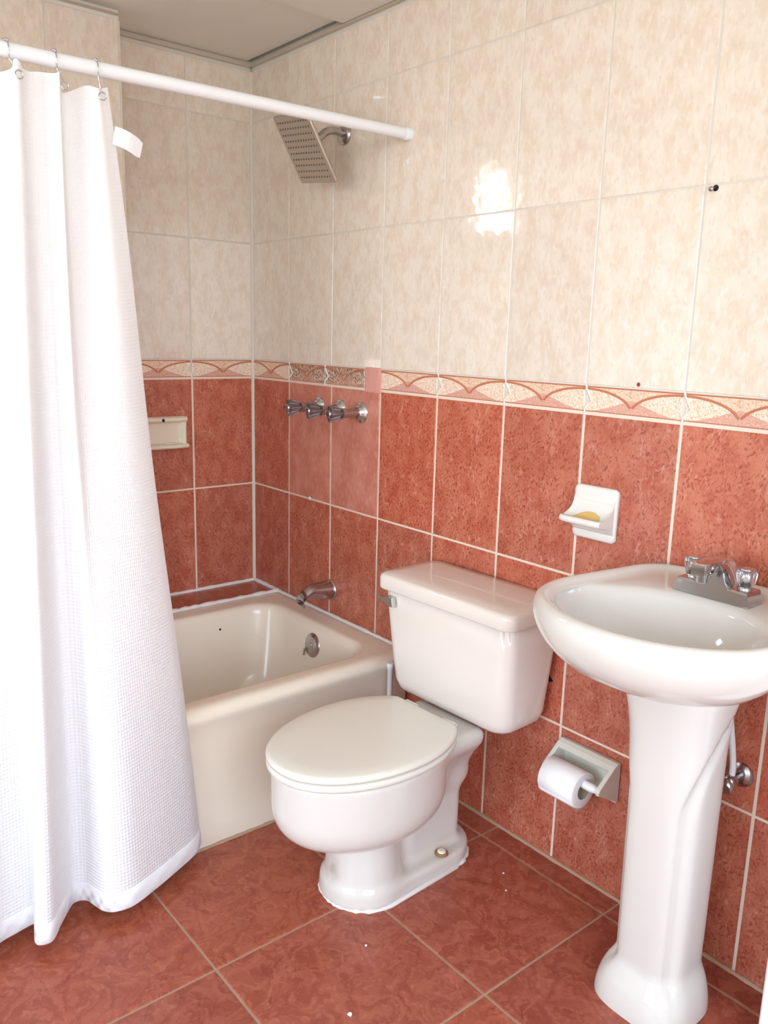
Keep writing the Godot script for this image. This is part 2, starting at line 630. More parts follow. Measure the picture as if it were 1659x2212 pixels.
# ------------------------------------------------------------------ tiles
# a tile whose corner is o, spanning u x v, face looking along n; its picture starts at a place of its own
func tile(o: Vector3, u: Vector3, v: Vector3, n: Vector3, th: float, span := 1.0, fit := false) -> void:
	var lu := u.length()
	var lv := v.length()
	var a := u / lu
	var b := v / lv
	var ch := 0.0014
	var t0 := Vector2(rng.randf() * maxf(0.0, 1.0 - lu / span), rng.randf() * maxf(0.0, 1.0 - lv / span))
	var p := []
	for k in [[0.0, 0.0, -th], [lu, 0.0, -th], [lu, lv, -th], [0.0, lv, -th], [0.0, 0.0, -ch], [lu, 0.0, -ch], [lu, lv, -ch], [0.0, lv, -ch], [ch, ch, 0.0], [lu - ch, ch, 0.0], [lu - ch, lv - ch, 0.0], [ch, lv - ch, 0.0]]:
		var q: Vector3 = o + a * k[0] + b * k[1] + n * k[2]
		var t: Vector2 = Vector2(k[0] / lu, 1.0 - k[1] / lv) if fit else t0 + Vector2(k[0], lv - k[1]) / span
		p.append([q, t])
	for r in [0, 4]:
		for i in 4:
			var j := (i + 1) % 4
			quad(p[r + i][0], p[r + j][0], p[r + 4 + j][0], p[r + 4 + i][0], FLAT, p[r + i][1], p[r + j][1], p[r + 4 + j][1], p[r + 4 + i][1])
	quad(p[8][0], p[9][0], p[10][0], p[11][0], FLAT, p[8][1], p[9][1], p[10][1], p[11][1])
	quad(p[3][0], p[2][0], p[1][0], p[0][0], FLAT)
	close_shape()

# border tile with its raised arch ribs and the chevron bead at its near end
func border_tile(parent: Node, o: Vector3, dir: Vector3, n: Vector3, w: float, worn: bool, chevron: bool, cut := 1.0) -> void:
	var h := WT - WB - 0.006
	var base := o + Vector3.UP * 0.004
	tile(base, dir * w, Vector3.UP * h, n, 0.006, 1.0, true)
	if cut < 1.0:
		for i in UV.size():
			UV[i].x *= cut
	var b := obj("border_tile", M["border1" if worn else "border0"], parent)
	for half in 2:
		var path := PackedVector3Array()
		for i in 13:
			var u: float = (i / 12.0) * 0.49 if half == 0 else 1.0 - (i / 12.0) * 0.49
			if u > cut:
				continue
			path.append(base + dir * (u / cut * w) + Vector3.UP * arc_height(u) * h + n * 0.0003)
		if path.size() > 3:
			tube(path, 0.0026, 6, false, true)
	if T.size():
		obj("arch_rib", M.arch, b)
	if chevron:
		var z0 := base - dir * 0.002 + n * 0.0008
		tube(PackedVector3Array([z0 + Vector3.UP * (h + 0.003), z0 + Vector3.UP * h * 0.86 + dir * 0.004, z0 + Vector3.UP * h * 0.42 + dir * 0.019, z0 + Vector3.UP * h * 0.12 + dir * 0.001, z0 - Vector3.UP * 0.004]), 0.0026, 6)
		obj("chevron_bead", M.chevron, b)

func wall_tiles(parent: Node, rows: Array, cols: Array, origin: Vector3, dir: Vector3, n: Vector3, skip = null) -> void:
	# rows: [y0, y1, kind]; cols: [c0, c1] along dir
	for r in rows:
		for ci in cols.size():
			var c: Array = cols[ci]
			var key: String = r[2]
			if skip != null and skip.call(r, c):
				continue
			var g: float = 0.0034 if key == "red" else 0.002
			var gy: float = 0.0030 if key == "red" else 0.0013
			var m: String
			if key == "red":
				m = "red%d" % rng.randi_range(0, 3)
				if n.x < 0.0 and r[0] > 0.7 and c[0] > 0.2 and c[1] < 0.76:
					m = "worn"
			else:
				m = "cream%d" % (0 if rng.randf() < 0.7 else 1)
			var jig := rng.randf_range(-0.0006, 0.0006)
			tile(origin + dir * (c[0] + g) + Vector3.UP * (r[0] + gy) + n * jig, dir * (c[1] - c[0] - 2 * g), Vector3.UP * (r[1] - r[0] - 2 * gy), n, 0.006 + jig)
			obj("wall_tile", M[m], parent)

# ------------------------------------------------------------------ the room
func build_room() -> void:
	# right wall
	bbox(Vector3(0.081, 1.15, 2.05), Vector3(0.15, 2.5, 4.5))
	var wr := structure("wall_right", M.plaster)
	bbox(Vector3(0.004, WB * 0.5 + 0.002, 1.06), Vector3(0.005, WB + 0.004, 2.12))
	obj("grout_bed", M.grout_low, wr)
	bbox(Vector3(0.004, (WT + 2.25) * 0.5 - 0.03, 1.06), Vector3(0.005, 2.25 - WT + 0.06, 2.12))
	obj("grout_bed", M.grout_high, wr)
	var cols := [[0.003, COL0]]
	for i in 8:
		cols.append([COL0 + i * TILE, minf(COL0 + (i + 1) * TILE, 2.118)])
	wall_tiles(wr, [[0.0, 0.373, "red"], [0.373, 0.766, "red"], [0.766, WB - 0.001, "red"], [WT, 1.626, "cream"], [1.626, 2.024, "cream"], [2.024, 2.19, "cream"]], cols, Vector3.ZERO, Vector3(0, 0, 1), Vector3(-1, 0, 0))
	border_tile(wr, Vector3(0, WB, 0.006), Vector3(0, 0, 1), Vector3(-1, 0, 0), COL0 - 0.009, false, false)
	border_tile(wr, Vector3(0, WB, COL0 + 0.003), Vector3(0, 0, 1), Vector3(-1, 0, 0), 0.208, true, true)
	border_tile(wr, Vector3(0, WB, 0.457), Vector3(0, 0, 1), Vector3(-1, 0, 0), 0.205, true, true)
	for i in range(2, 8):
		var z := COL0 + i * TILE
		border_tile(wr, Vector3(0, WB, z + 0.003), Vector3(0, 0, 1), Vector3(-1, 0, 0), minf(TILE - 0.006, 2.115 - z), false, i > 2)
	# rough pink filler where a piece of the border is missing
	var n := noise(4, 14.0, 2)
	var gx := 14
	var grid := []
	for i in gx + 1:
		var row := PackedVector3Array()
		for j in gx + 1:
			var z := 0.664 + 0.083 * i / gx + (n.get_noise_2d(j * 0.05, 3.0) * 0.006 if i == 0 or i == gx else 0.0)
			var y := 1.146 + 0.083 * j / gx + (n.get_noise_2d(i * 0.05, 9.0) * 0.005 if j == 0 or j == gx else 0.0)
			var edge := i == 0 or j == 0 or i == gx or j == gx
			row.append(Vector3(0.003 if edge else -0.002 - 0.002 * n.get_noise_2d(z * 3, y * 3), y, z))
		grid.append(row)
	loft(grid, false, false, 0, false)
	obj("plaster_patch", M.pink_patch, wr)
	# dabs of white filler, a red dot of paint, chips
	for d in [[0.835, 1.789, 0.007], [0.822, 1.783, 0.004], [0.84, 1.797, 0.004], [0.372, 0.768, 0.0065]]:
		X = Transform3D(Basis.from_scale(Vector3(0.3, 1, 1.2)), Vector3(0, d[1], d[0]))
		ball(Vector3.ZERO, d[2])
		X = Transform3D.IDENTITY
		obj("filler_dab", M.caulk, wr)
	X = Transform3D(Basis.from_scale(Vector3(0.4, 1, 1)), Vector3(0, 1.231, 1.63))
	ball(Vector3.ZERO, 0.0045)
	X = Transform3D.IDENTITY
	obj("paint_dot", M.red_dot, wr)
	prism(PackedVector2Array([Vector2(-0.008, -0.009), Vector2(0.004, -0.011), Vector2(0.011, -0.007), Vector2(0.001, 0.002), Vector2(-0.003, 0.013), Vector2(-0.008, 0.006)]), Vector3(0, 0.488, 1.448), Vector3(0, 0, 1), Vector3.UP, Vector3(-1, 0, 0), -0.0005, 0.0008)
	obj("tile_chip", M.dark, wr)
	# uneven mortar line at the foot of the wall
	bead(PackedVector3Array([Vector3(-0.001, 0.0, 0.93), Vector3(-0.001, 0.0, 1.3), Vector3(-0.001, 0.0, 1.7), Vector3(-0.001, 0.0, 2.11)]), 0.006, 0.35)
	obj("mortar_bead", M.grout_floor, wr)
	# the bead that fills the corner
	bead(PackedVector3Array([Vector3(-0.001, 0.39, 0.001), Vector3(-0.001, 1.0, 0.001), Vector3(-0.001, 1.6, 0.001), Vector3(-0.001, 2.185, 0.001)]), 0.0075, 0.12)
	obj("corner_bead", M.corner, wr)

	# back wall with the deeper left part that carries the window
	bbox(Vector3(-0.19, 1.15, -0.081), Vector3(0.68, 2.5, 0.15))
	var wb := structure("wall_back", M.plaster)
	bbox(Vector3(-0.27, WB * 0.5 + 0.002, -0.004), Vector3(0.54, WB + 0.004, 0.005))
	obj("grout_bed", M.grout_low, wb)
	bbox(Vector3(-0.27, (WT + 2.25) * 0.5 - 0.03, -0.004), Vector3(0.54, 2.25 - WT + 0.06, 0.005))
	obj("grout_bed", M.grout_high, wb)
	var bc := [[0.003, 0.244], [0.244, 0.494], [0.494, 0.53]]
	wall_tiles(wb, [[0.386, 0.766, "red"], [0.766, WB - 0.001, "red"], [WT, 1.626, "cream"], [1.626, 2.024, "cream"], [2.024, 2.19, "cream"]], bc, Vector3.ZERO, Vector3(-1, 0, 0), Vector3(0, 0, 1))
	border_tile(wb, Vector3(-0.006, WB, 0), Vector3(-1, 0, 0), Vector3(0, 0, 1), 0.235, false, false)
	border_tile(wb, Vector3(-0.247, WB, 0), Vector3(-1, 0, 0), Vector3(0, 0, 1), 0.244, false, true)
	# boxed-out part: four blocks around the window opening
	for b in [[-1.24, 1.065, 1.43, 1.37], [-0.742, 1.89, 0.436, 0.28], [-1.8575, 1.89, 0.195, 0.28], [-1.24, 2.165, 1.43, 0.27]]:
		bbox(Vector3(b[0], b[1], 0.12), Vector3(b[2], b[3], 0.06))
	var box_wall := structure("wall_window", M.plaster)
	var pc := [[0.0, 0.21], [0.21, 0.43]]
	wall_tiles(box_wall, [[0.386, 0.766, "red"], [0.766, WB, "red"], [WT, 1.626, "cream"], [1.626, 2.024, "cream"], [2.024, 2.19, "cream"]], pc, Vector3(-0.526, 0, 0.1525), Vector3(-1, 0, 0), Vector3(0, 0, 1))
	wall_tiles(box_wall, [[0.386, 0.766, "red"], [0.766, WB, "red"], [WT, 1.626, "cream"]], [[0.43, 0.68], [0.68, 0.93], [0.93, 1.18], [1.18, 1.42]], Vector3(-0.526, 0, 0.1525), Vector3(-1, 0, 0), Vector3(0, 0, 1))
	wall_tiles(box_wall, [[2.04, 2.19, "cream"]], [[0.43, 0.68], [0.68, 0.93], [0.93, 1.18], [1.18, 1.42]], Vector3(-0.526, 0, 0.1525), Vector3(-1, 0, 0), Vector3(0, 0, 1))
	wall_tiles(box_wall, [[0.386, 0.766, "red"], [0.766, WB, "red"], [WT, 1.626, "cream"], [1.626, 2.024, "cream"], [2.024, 2.19, "cream"]], [[0.004, 0.15]], Vector3(-0.520, 0, 0.0), Vector3(0, 0, 1), Vector3(1, 0, 0))
	for c in [[0.0, 0.21], [0.21, 0.43], [0.43, 0.68], [0.68, 0.93], [0.93, 1.18], [1.18, 1.42]]:
		border_tile(box_wall, Vector3(-0.529 - c[0], WB, 0.1525), Vector3(-1, 0, 0), Vector3(0, 0, 1), c[1] - c[0] - 0.006, false, c[0] > 0.0)
	build_window()

	# tiled ledge between the wall and the tub
	bbox(Vector3(-0.97, 0.188, 0.082), Vector3(1.94, 0.388, 0.164))
	var lg := structure("trim_1", M.grout_low)
	for c in [[-0.004, -0.246], [-0.252, -0.520]]:
		tile(Vector3(c[0], 0.386, 0.164), Vector3(c[1] - c[0], 0, 0), Vector3(0, 0, -0.158), Vector3.UP, 0.005)
		obj("ledge_tile", M.red2, lg)
	bead(PackedVector3Array([Vector3(0.0, 0.388, 0.004), Vector3(-0.1, 0.388, 0.004), Vector3(-0.24, 0.388, 0.004), Vector3(-0.4, 0.388, 0.004), Vector3(-0.53, 0.388, 0.004)]), 0.0075, 0.35)
	bead(PackedVector3Array([Vector3(-0.003, 0.388, 0.0), Vector3(-0.004, 0.389, 0.08), Vector3(-0.004, 0.388, 0.17)]), 0.0085, 0.4)
	obj("caulk_bead", M.caulk, lg)

	# floor
	bbox(Vector3(-1.45, -0.062, 2.05), Vector3(3.2, 0.12, 4.5))
	var fl := structure("floor", M.grout_floor)
	var xs := [-0.002, -0.07, -0.469, -0.872, -1.274, -1.676, -1.95]
	var zs := [0.91, 1.31, 1.707, 2.105, 2.505, 2.905, 3.305, 3.705, 4.1]
	for i in xs.size() - 1:
		for j in zs.size() - 1:
			var g := 0.0028
			tile(Vector3(xs[i] - g, 0.0, zs[j] + g), Vector3(xs[i + 1] - xs[i] + 2 * g, 0, 0), Vector3(0, 0, zs[j + 1] - zs[j] - 2 * g), Vector3.UP, 0.0035, 1.0)
			obj("floor_tile", M["floor%d" % rng.randi_range(0, 2)], fl)
	# ceiling: slab, hung panels and the angle trim they rest on
	bbox(Vector3(-2.2, 2.36, 2.05), Vector3(4.9, 0.1, 4.5))
	var ce := structure("ceiling", M.ceiling)
	for p in [[-0.022, -1.95, 0.008, 0.541, 0.008], [-0.005, -1.95, 0.547, 1.15, -0.004], [-0.005, -1.95, 1.156, 1.76, 0.0], [-0.005, -1.95, 1.766, 2.12, 0.0]]:
		bbox(Vector3((p[0] + p[1]) * 0.5, CEIL + 0.0125 + p[4], (p[2] + p[3]) * 0.5), Vector3(p[0] - p[1], 0.012, p[3] - p[2]), 0.0015)
		obj("ceiling_panel", M.ceiling, ce)
	bbox(Vector3(-0.0075, CEIL - 0.001, 1.06), Vector3(0.015, 0.0016, 2.12))
	bbox(Vector3(-0.0012, CEIL + 0.009, 1.06), Vector3(0.0016, 0.02, 2.12))
	obj("edge_trim", M.ceil_trim, ce)
	bbox(Vector3(-0.262, CEIL - 0.001, 0.0075), Vector3(0.524, 0.0016, 0.015))
	bbox(Vector3(-0.262, CEIL + 0.009, 0.0012), Vector3(0.524, 0.02, 0.0016))
	obj("edge_trim", M.ceil_trim, ce)
	bbox(Vector3(-1.24, CEIL - 0.001, 0.1665), Vector3(1.42, 0.0016, 0.021))
	obj("edge_trim", M.ceil_trim, ce)

	# left wall of the bathroom, and the neighbouring room the photograph is taken from
	bbox(Vector3(-2.02, 1.15, 0.40), Vector3(0.14, 2.5, 1.00))
	structure("wall_left", M.plaster)
	bbox(Vector3(-0.0785, 1.15, 2.19), Vector3(0.157, 2.5, 0.14), 0.004)
	structure("door_1", M.white_paint)
	for b in [[-4.6, 1.15, 1.12, 0.1, 2.5, 0.56], [-4.6, 0.27, 2.55, 0.1, 0.74, 2.3], [-4.6, 2.29, 2.55, 0.1, 0.22, 2.3], [-4.6, 1.15, 3.95, 0.1, 2.5, 0.5]]:
		bbox(Vector3(b[0], b[1], b[2]), Vector3(b[3], b[4], b[5]))
	structure("wall_bedroom_left", M.bedroom)
	bbox(Vector3(-3.32, 1.15, 0.86), Vector3(2.55, 2.5, 0.08))
	structure("wall_bedroom_back", M.bedroom)
	for b in [[-3.6, 1.15, 2.1, 2.5], [-0.46, 1.15, 1.0, 2.5], [-1.75, 0.3, 1.65, 0.8], [-1.75, 2.3, 1.65, 0.3]]:
		bbox(Vector3(b[0], b[1], 4.2), Vector3(b[2], b[3], 0.1))
	structure("wall_front", M.bedroom)
	bbox(Vector3(-3.3, -0.062, 2.5), Vector3(2.7, 0.1235, 3.4))
	structure("floor_bedroom", M.bedroom_floor)

# irregular hand-smoothed bead
func bead(pts: PackedVector3Array, r: float, rough: float) -> void:
	var n := noise(int(pts[0].z * 1000) + 17, 30.0, 2)
	var len := 0.0
	for i in pts.size() - 1:
		len += pts[i].distance_to(pts[i + 1])
	var per := maxi(4, int(len / (pts.size() - 1) / 0.012))
	var p := smooth_path(pts, per)
	var rr := []
	for i in p.size():
		rr.append(r * (1.0 + rough * n.get_noise_1d(i * 0.012)))
	tube(p, rr, 8)

func build_window() -> void:
	# small sliding window above the tub: one sash open with louvres behind, one of obscured glass
	var w := Node3D.new()
	w.name = "window_1"
	w.set_meta("kind", "structure")
	add_child(w)
	var zc := 0.125
	for b in [[-1.36, 1.757], [-1.36, 2.023]]:
		bbox(Vector3(b[0], b[1], zc), Vector3(0.8, 0.014, 0.04), 0.002)
	for x in [-0.969, -1.218, -1.36, -1.751]:
		bbox(Vector3(x, 1.89, zc), Vector3(0.018, 0.254, 0.04), 0.002)
	obj("window_frame", M.white_paint, w)
	bbox(Vector3(-1.289, 1.89, zc), Vector3(0.124, 0.252, 0.008))
	obj("sash_panel", M.white_paint, w)
	for k in 4:
		X = Transform3D(Basis(Vector3.RIGHT, 0.9), Vector3(-1.093, 1.86 + k * 0.045, zc - 0.02))
		bbox(Vector3.ZERO, Vector3(0.23, 0.004, 0.034))
		X = Transform3D.IDENTITY
		obj("louvre_slat", M.frosted, w)
	bbox(Vector3(-1.555, 1.89, zc), Vector3(0.372, 0.252, 0.005))
	obj("pane", M.frosted, w)

# ------------------------------------------------------------------ shower head, taps, spout, rod
func build_alcove_fittings() -> void:
	# shower head
	var s := thing("rain_shower", "square brushed steel shower head with rows of dark nozzles on a bent arm", "shower head", Vector3.ZERO)
	var e1 := Vector3(-0.072, -0.112, 0.991)
	var e2 := Vector3(0.555, -0.83, -0.054)
	e1 = e1.normalized()
	e2 = (e2 - e1 * e2.dot(e1)).normalized()
	var n := e1.cross(e2).normalized()     # towards the wall
	var c := Vector3(-0.15, 1.839, 0.549)
	X = Transform3D(Basis(e1, n, e2), c)
	loft([rrect(0, 0, 0.099, 0.099, 0.006, 0.0, 3), rrect(0, 0, 0.1, 0.1, 0.007, 0.001, 3), rrect(0, 0, 0.1, 0.1, 0.007, 0.0085, 3), rrect(0, 0, 0.098, 0.098, 0.006, 0.0095, 3)])
	obj("face_plate", M.nickel, s)
	lathe(Vector3(0, 0.009, 0), Vector3.UP, [Vector2(0.024, 0.0), Vector2(0.022, 0.006), Vector2(0.014, 0.01), Vector2(0.0135, 0.024), Vector2(0.011, 0.03)], 20)
	obj("swivel", M.chrome_dull, s)
	for r in 10:
		for k in 12:
			var px := -0.082 + 0.164 * k / 11.0
			var pz := -0.081 + 0.162 * r / 9.0
			lathe(Vector3(px, 0.0005, pz), Vector3.DOWN, [Vector2(0.0029, 0.0), Vector2(0.0027, 0.0016), Vector2(0.0015, 0.0024)], 7)
	X = Transform3D.IDENTITY
	var nz := obj("nozzles", M.rubber, s)
	nz.set_meta("kind", "stuff")
	var back := c + n * 0.036
	var arm := smooth_path(PackedVector3Array([Vector3(-0.004, 1.905, 0.545), Vector3(-0.035, 1.910, 0.545), Vector3(-0.068, 1.902, 0.546), Vector3(-0.096, 1.880, 0.55), back]), 6)
	tube(arm, 0.0115, 14)
	obj("arm", M.chrome_dull, s)
	lathe(Vector3(0, 1.905, 0.545), Vector3(-1, 0, 0), [Vector2(0.031, 0.0), Vector2(0.031, 0.002), Vector2(0.027, 0.008), Vector2(0.018, 0.012), Vector2(0.0125, 0.013)], 24)
	obj("flange", M.chrome_dull, s)

	# three tub taps in a row
	var zs := [0.425, 0.541, 0.652]
	var where := ["nearest the corner of the walls", "middle of the row of three", "nearest the toilet, whole flange showing"]
	for i in 3:
		var t := thing("tub_tap", "chrome tub tap with a clear faceted knob, %s" % where[i], "tap", Vector3(0, 1.086, zs[i]), 0.0, "three taps on the worn pink tiles above the tub")
		lathe(Vector3.ZERO, Vector3(-1, 0, 0), [Vector2(0.033, 0.0), Vector2(0.0335, 0.003), Vector2(0.030, 0.006), Vector2(0.022, 0.010), Vector2(0.0215, 0.016), Vector2(0.0165, 0.019)], 28)
		obj("flange", M.chrome, t)
		lathe(Vector3(-0.012, 0, 0), Vector3(-1, 0, 0), [Vector2(0.0135, 0.0), Vector2(0.0135, 0.045), Vector2(0.0155, 0.050), Vector2(0.0155, 0.066)], 20)
		obj("stem", M.chrome_dull, t)
		var prof := [Vector2(0.0145, 0.0), Vector2(0.016, 0.006), Vector2(0.021, 0.020), Vector2(0.027, 0.040), Vector2(0.026, 0.050)]
		knob(Vector3(-0.073, 0, 0), Vector3(-1, 0, 0), prof, 4, 0.42)
		obj("knob", M.acrylic, t)
		lathe(Vector3(-0.117, 0, 0), Vector3(-1, 0, 0), [Vector2(0.011, 0.0), Vector2(0.0115, 0.01), Vector2(0.009, 0.012)], 16)
		obj("cap", M.chrome_dull, t)

	# tub spout
	var sp := thing("tub_spout", "dull chrome tub spout with a down-turned lip, on the red tiles above the tub rim", "spout", Vector3(0, 0.474, 0.5))
	var loops := []
	for k in 11:
		var f := k / 10.0
		var x := -0.118 * f
		var drop := 0.0 if f < 0.55 else pow((f - 0.55) / 0.45, 2.0) * 0.024
		var hy := lerpf(0.034, 0.021, f)
		var hz := lerpf(0.031, 0.023, f)
		var L := PackedVector3Array()
		for i in 24:
			var a := TAU * i / 24.0
			L.append(Vector3(x - (0.01 * maxf(0.0, -sin(a)) * f if f > 0.8 else 0.0), sin(a) * hy * (1.0 if sin(a) > 0 else lerpf(1.0, 0.8, f)) - drop + 0.012 * f, cos(a) * hz))
		loops.append(L)
	loft(loops, true, false)
	var last: PackedVector3Array = loops[10]
	var lip := PackedVector3Array()
	var lip2 := PackedVector3Array()
	for p in last:
		lip.append(Vector3(-0.124 + (p.y + 0.02) * 0.05, minf(p.y * 0.4 - 0.012, -0.008), p.z * 0.96))
		lip2.append(Vector3(-0.112 + p.y * 0.3, -0.038 + p.y * 0.1, p.z * 0.82))
	loft([last, lip, lip2], false, true)
	obj("body", M.chrome_dull, sp)
	lathe(Vector3(0, 0, 0), Vector3(-1, 0, 0), [Vector2(0.036, 0.0), Vector2(0.036, 0.004), Vector2(0.033, 0.006)], 24)
	obj("wall_ring", M.chrome_dull, sp)

	# shower rod
	var rod := thing("shower_rod", "plain white round shower rod running from the tiled wall over the tub", "curtain rod", Vector3(0, 1.859, 0.842))
	var p := PackedVector3Array()
	for i in 9:
		var x := -1.949 * i / 8.0
		p.append(Vector3(x, -0.0115 * clampf(-x, 0, 1), 0))
	tube(p, 0.0148, 20)
	obj("tube", M.plastic_white, rod)
	lathe(Vector3(0, 0, 0), Vector3(-1, 0, 0), [Vector2(0.0172, 0.0), Vector2(0.0172, 0.018), Vector2(0.0155, 0.0205)], 20)
	obj("end_cap", M.plastic_white, rod)

func knob(o: Vector3, d: Vector3, prof: Array, lobes: int, depth: float) -> void:
	d = d.normalized()
	var s := d.cross(Vector3.UP if absf(d.y) < 0.9 else Vector3.RIGHT).normalized()
	var u := s.cross(d)
	var loops := []
	for p in prof:
		var L := PackedVector3Array()
		for k in lobes * 6:
			var a := TAU * k / (lobes * 6)
			var r: float = p.x * (1.0 - depth * pow(absf(sin(a * lobes * 0.5)), 1.5))
			L.append(o + d * p.y + (s * cos(a) + u * sin(a)) * r)
		loops.append(L)
	loft(loops)

# ------------------------------------------------------------------ bathtub
func build_tub() -> void:
	var t := thing("bathtub", "built-in cream bathtub with a rounded front apron, behind the white curtain and toilet", "bathtub", Vector3(0, 0, 0))
	var x0 := -0.003
	var x1 := -1.94
	var cx := (x0 + x1) * 0.5
	var hx := (x0 - x1) * 0.5
	var R := func(zb: float, zf: float, ins: float, r: float, y: float) -> PackedVector3Array:
		return rrect(cx, (zb + zf) * 0.5, hx - ins, (zf - zb) * 0.5, r, y, 10)
	var loops := []
	# outside: foot, apron, rolled lip
	loops.append(R.call(0.168, 0.915, 0.0, 0.006, 0.0))
	loops.append(R.call(0.168, 0.915, 0.0, 0.006, 0.062))
	loops.append(R.call(0.168, 0.909, 0.0, 0.006, 0.072))
	loops.append(R.call(0.168, 0.907, 0.0, 0.006, 0.30))
	loops.append(R.call(0.168, 0.912, 0.0, 0.006, 0.345))
	for k in 6:
		var a := k / 5.0 * PI / 2
		loops.append(R.call(0.168, 0.918 - 0.03 * (1.0 - cos(a)), 0.0, 0.006, 0.357 + 0.03 * sin(a)))
	# flat of the rim, then the roll into the well
	loops.append(R.call(0.2, 0.87, 0.03, 0.03, 0.3865))
	loops.append(R.call(0.235, 0.858, 0.062, 0.06, 0.385))
	for k in 6:
		var a := k / 5.0 * PI / 2
		var q := 0.022 * sin(a)
		loops.append(R.call(0.243 + q, 0.852 - q, 0.072 + q, 0.10, 0.385 - 0.03 * (1.0 - cos(a))))
	loops.append(R.call(0.275, 0.822, 0.105, 0.11, 0.28))
	loops.append(R.call(0.288, 0.808, 0.125, 0.12, 0.16))
	loops.append(R.call(0.305, 0.79, 0.15, 0.13, 0.09))
	loops.append(R.call(0.34, 0.755, 0.19, 0.13, 0.06))
	loops.append(R.call(0.42, 0.68, 0.28, 0.12, 0.052))
	loft(loops, false, true, 0, true, 0)
	for i in range(0, T.size(), 3):   # outward is up and out: the outside of the apron looks along +z
		pass
	obj("shell", M.tub_glaze, t)
	# caulk where the rim meets tiles
	bead(PackedVector3Array([Vector3(-0.004, 0.386, 0.18), Vector3(-0.004, 0.387, 0.4), Vector3(-0.004, 0.387, 0.65), Vector3(-0.004, 0.385, 0.905)]), 0.008, 0.45)
	bead(PackedVector3Array([Vector3(0.0, 0.387, 0.176), Vector3(-0.15, 0.3865, 0.174), Vector3(-0.35, 0.3865, 0.175), Vector3(-0.55, 0.3865, 0.175), Vector3(-0.8, 0.3865, 0.175)]), 0.0095, 0.4)
	obj("caulk_bead", M.caulk, t)
	# overflow plate with its trip lever
	var o := Vector3(-0.0985, 0.312, 0.545)
	var d := Vector3(-1, 0.18, 0).normalized()
	lathe(o - d * 0.004, d, [Vector2(0.043, 0.0), Vector2(0.043, 0.006), Vector2(0.040, 0.010), Vector2(0.024, 0.0145), Vector2(0.006, 0.015)], 28)
	var ov := obj("overflow_plate", M.chrome_dull, t)
	lathe(o + d * 0.009, d, [Vector2(0.006, 0.0), Vector2(0.006, 0.003), Vector2(0.004, 0.004)], 12)
	obj("screw", M.chrome, ov)
	tube(PackedVector3Array([o + d * 0.004 + Vector3(0, -0.004, -0.016), o + d * 0.016 + Vector3(0, -0.024, -0.030), o + d * 0.018 + Vector3(0, -0.044, -0.032)]), [0.0045, 0.0045, 0.0035], 8)
	obj("trip_lever", M.chrome_dull, ov)
	X = Transform3D(Basis.from_scale(Vector3(1.3, 1, 0.35)), Vector3(-0.295, 0.325, 0.270))
	ball(Vector3.ZERO, 0.0035)
	X = Transform3D.IDENTITY
	obj("enamel_chip", M.dark, t)
	bead(PackedVector3Array([Vector3(-0.02, 0.0, 0.916), Vector3(-0.4, 0.0, 0.917), Vector3(-0.8, 0.0, 0.917), Vector3(-1.2, 0.0, 0.917)]), 0.005, 0.4)
	obj("floor_bead", M.grout_floor, t)

# ------------------------------------------------------------------ toilet
func egg(y: float, grow: float, back: float, front := 0.703, n := 64) -> PackedVector3Array:
	# seat outline: local front is -x; cut square behind
	var out := PackedVector3Array()
	var ac := 0.44
	for i in n:
		var a := TAU * i / n
		var ca := cos(a)
		var ra := (front - ac) if ca > 0 else 0.233
		var x := ac + ca * (ra + grow)
		var z := signf(sin(a)) * pow(absf(sin(a)), 0.95) * (0.181 + grow)
		out.append(Vector3(-maxf(x, back - grow), y, z))
	return out

func bowl_sdf(p: Vector3) -> float:
	var a := -p.x
	var b := p.z
	var y := p.y
	# bowl: upright sides, rounded under
	var ra := 0.236 if a > 0.455 else 0.225
	var q := Vector2((a - 0.455) / ra, b / 0.175).length()
	var yv := maxf(0.0, (0.288 - y) / 0.120)
	var d := (pow(pow(q, 3.0) + pow(yv, 3.0), 1.0 / 3.0) - 1.0) * 0.16
	d = maxf(d, y - 0.366)
	# deck under the tank
	var w := lerpf(0.065, 0.118, smoothstep(0.25, 0.345, y))
	var deck := sd_box(p, Vector3(-0.265, 0.315, 0), Vector3(0.115, 0.052, w), 0.02)
	d = smin(d, deck, 0.03)
	# outlet leg behind, stepping in below
	var leg := sd_box(p, Vector3(-0.265, 0.15, 0), Vector3(0.105, 0.20, 0.062), 0.035)
	var hump := sd_box(p, Vector3(-0.225, 0.255, 0), Vector3(0.098, 0.075, 0.066), 0.045)
	leg = smin(leg, hump, 0.02)
	d = smin(d, leg, 0.035)
	# front column, widening evenly down to the foot
	var f := 1.0 + 0.24 * clampf(1.0 - y / 0.15, 0, 1) + 0.3 * pow(clampf((y - 0.12) / 0.12, 0, 1), 2.0)
	var cq := Vector2((a - 0.450) / (0.083 * f), b / (0.083 * f)).length()
	var col := maxf((cq - 1.0) * 0.08, y - 0.24)
	d = smin(d, col, 0.03)
	# foot
	var fx := clampf(a, 0.225, 0.448)
	var fr := Vector2(a - fx, b).length()
	var foot := Vector2(maxf(fr - 0.103 + 0.012, 0.0), maxf(y - 0.042 + 0.012, 0.0)).length() - 0.012
	foot = maxf(foot, -0.003 - y)
	d = smin(d, foot, 0.022)
	return maxf(d, 0.001 - y)

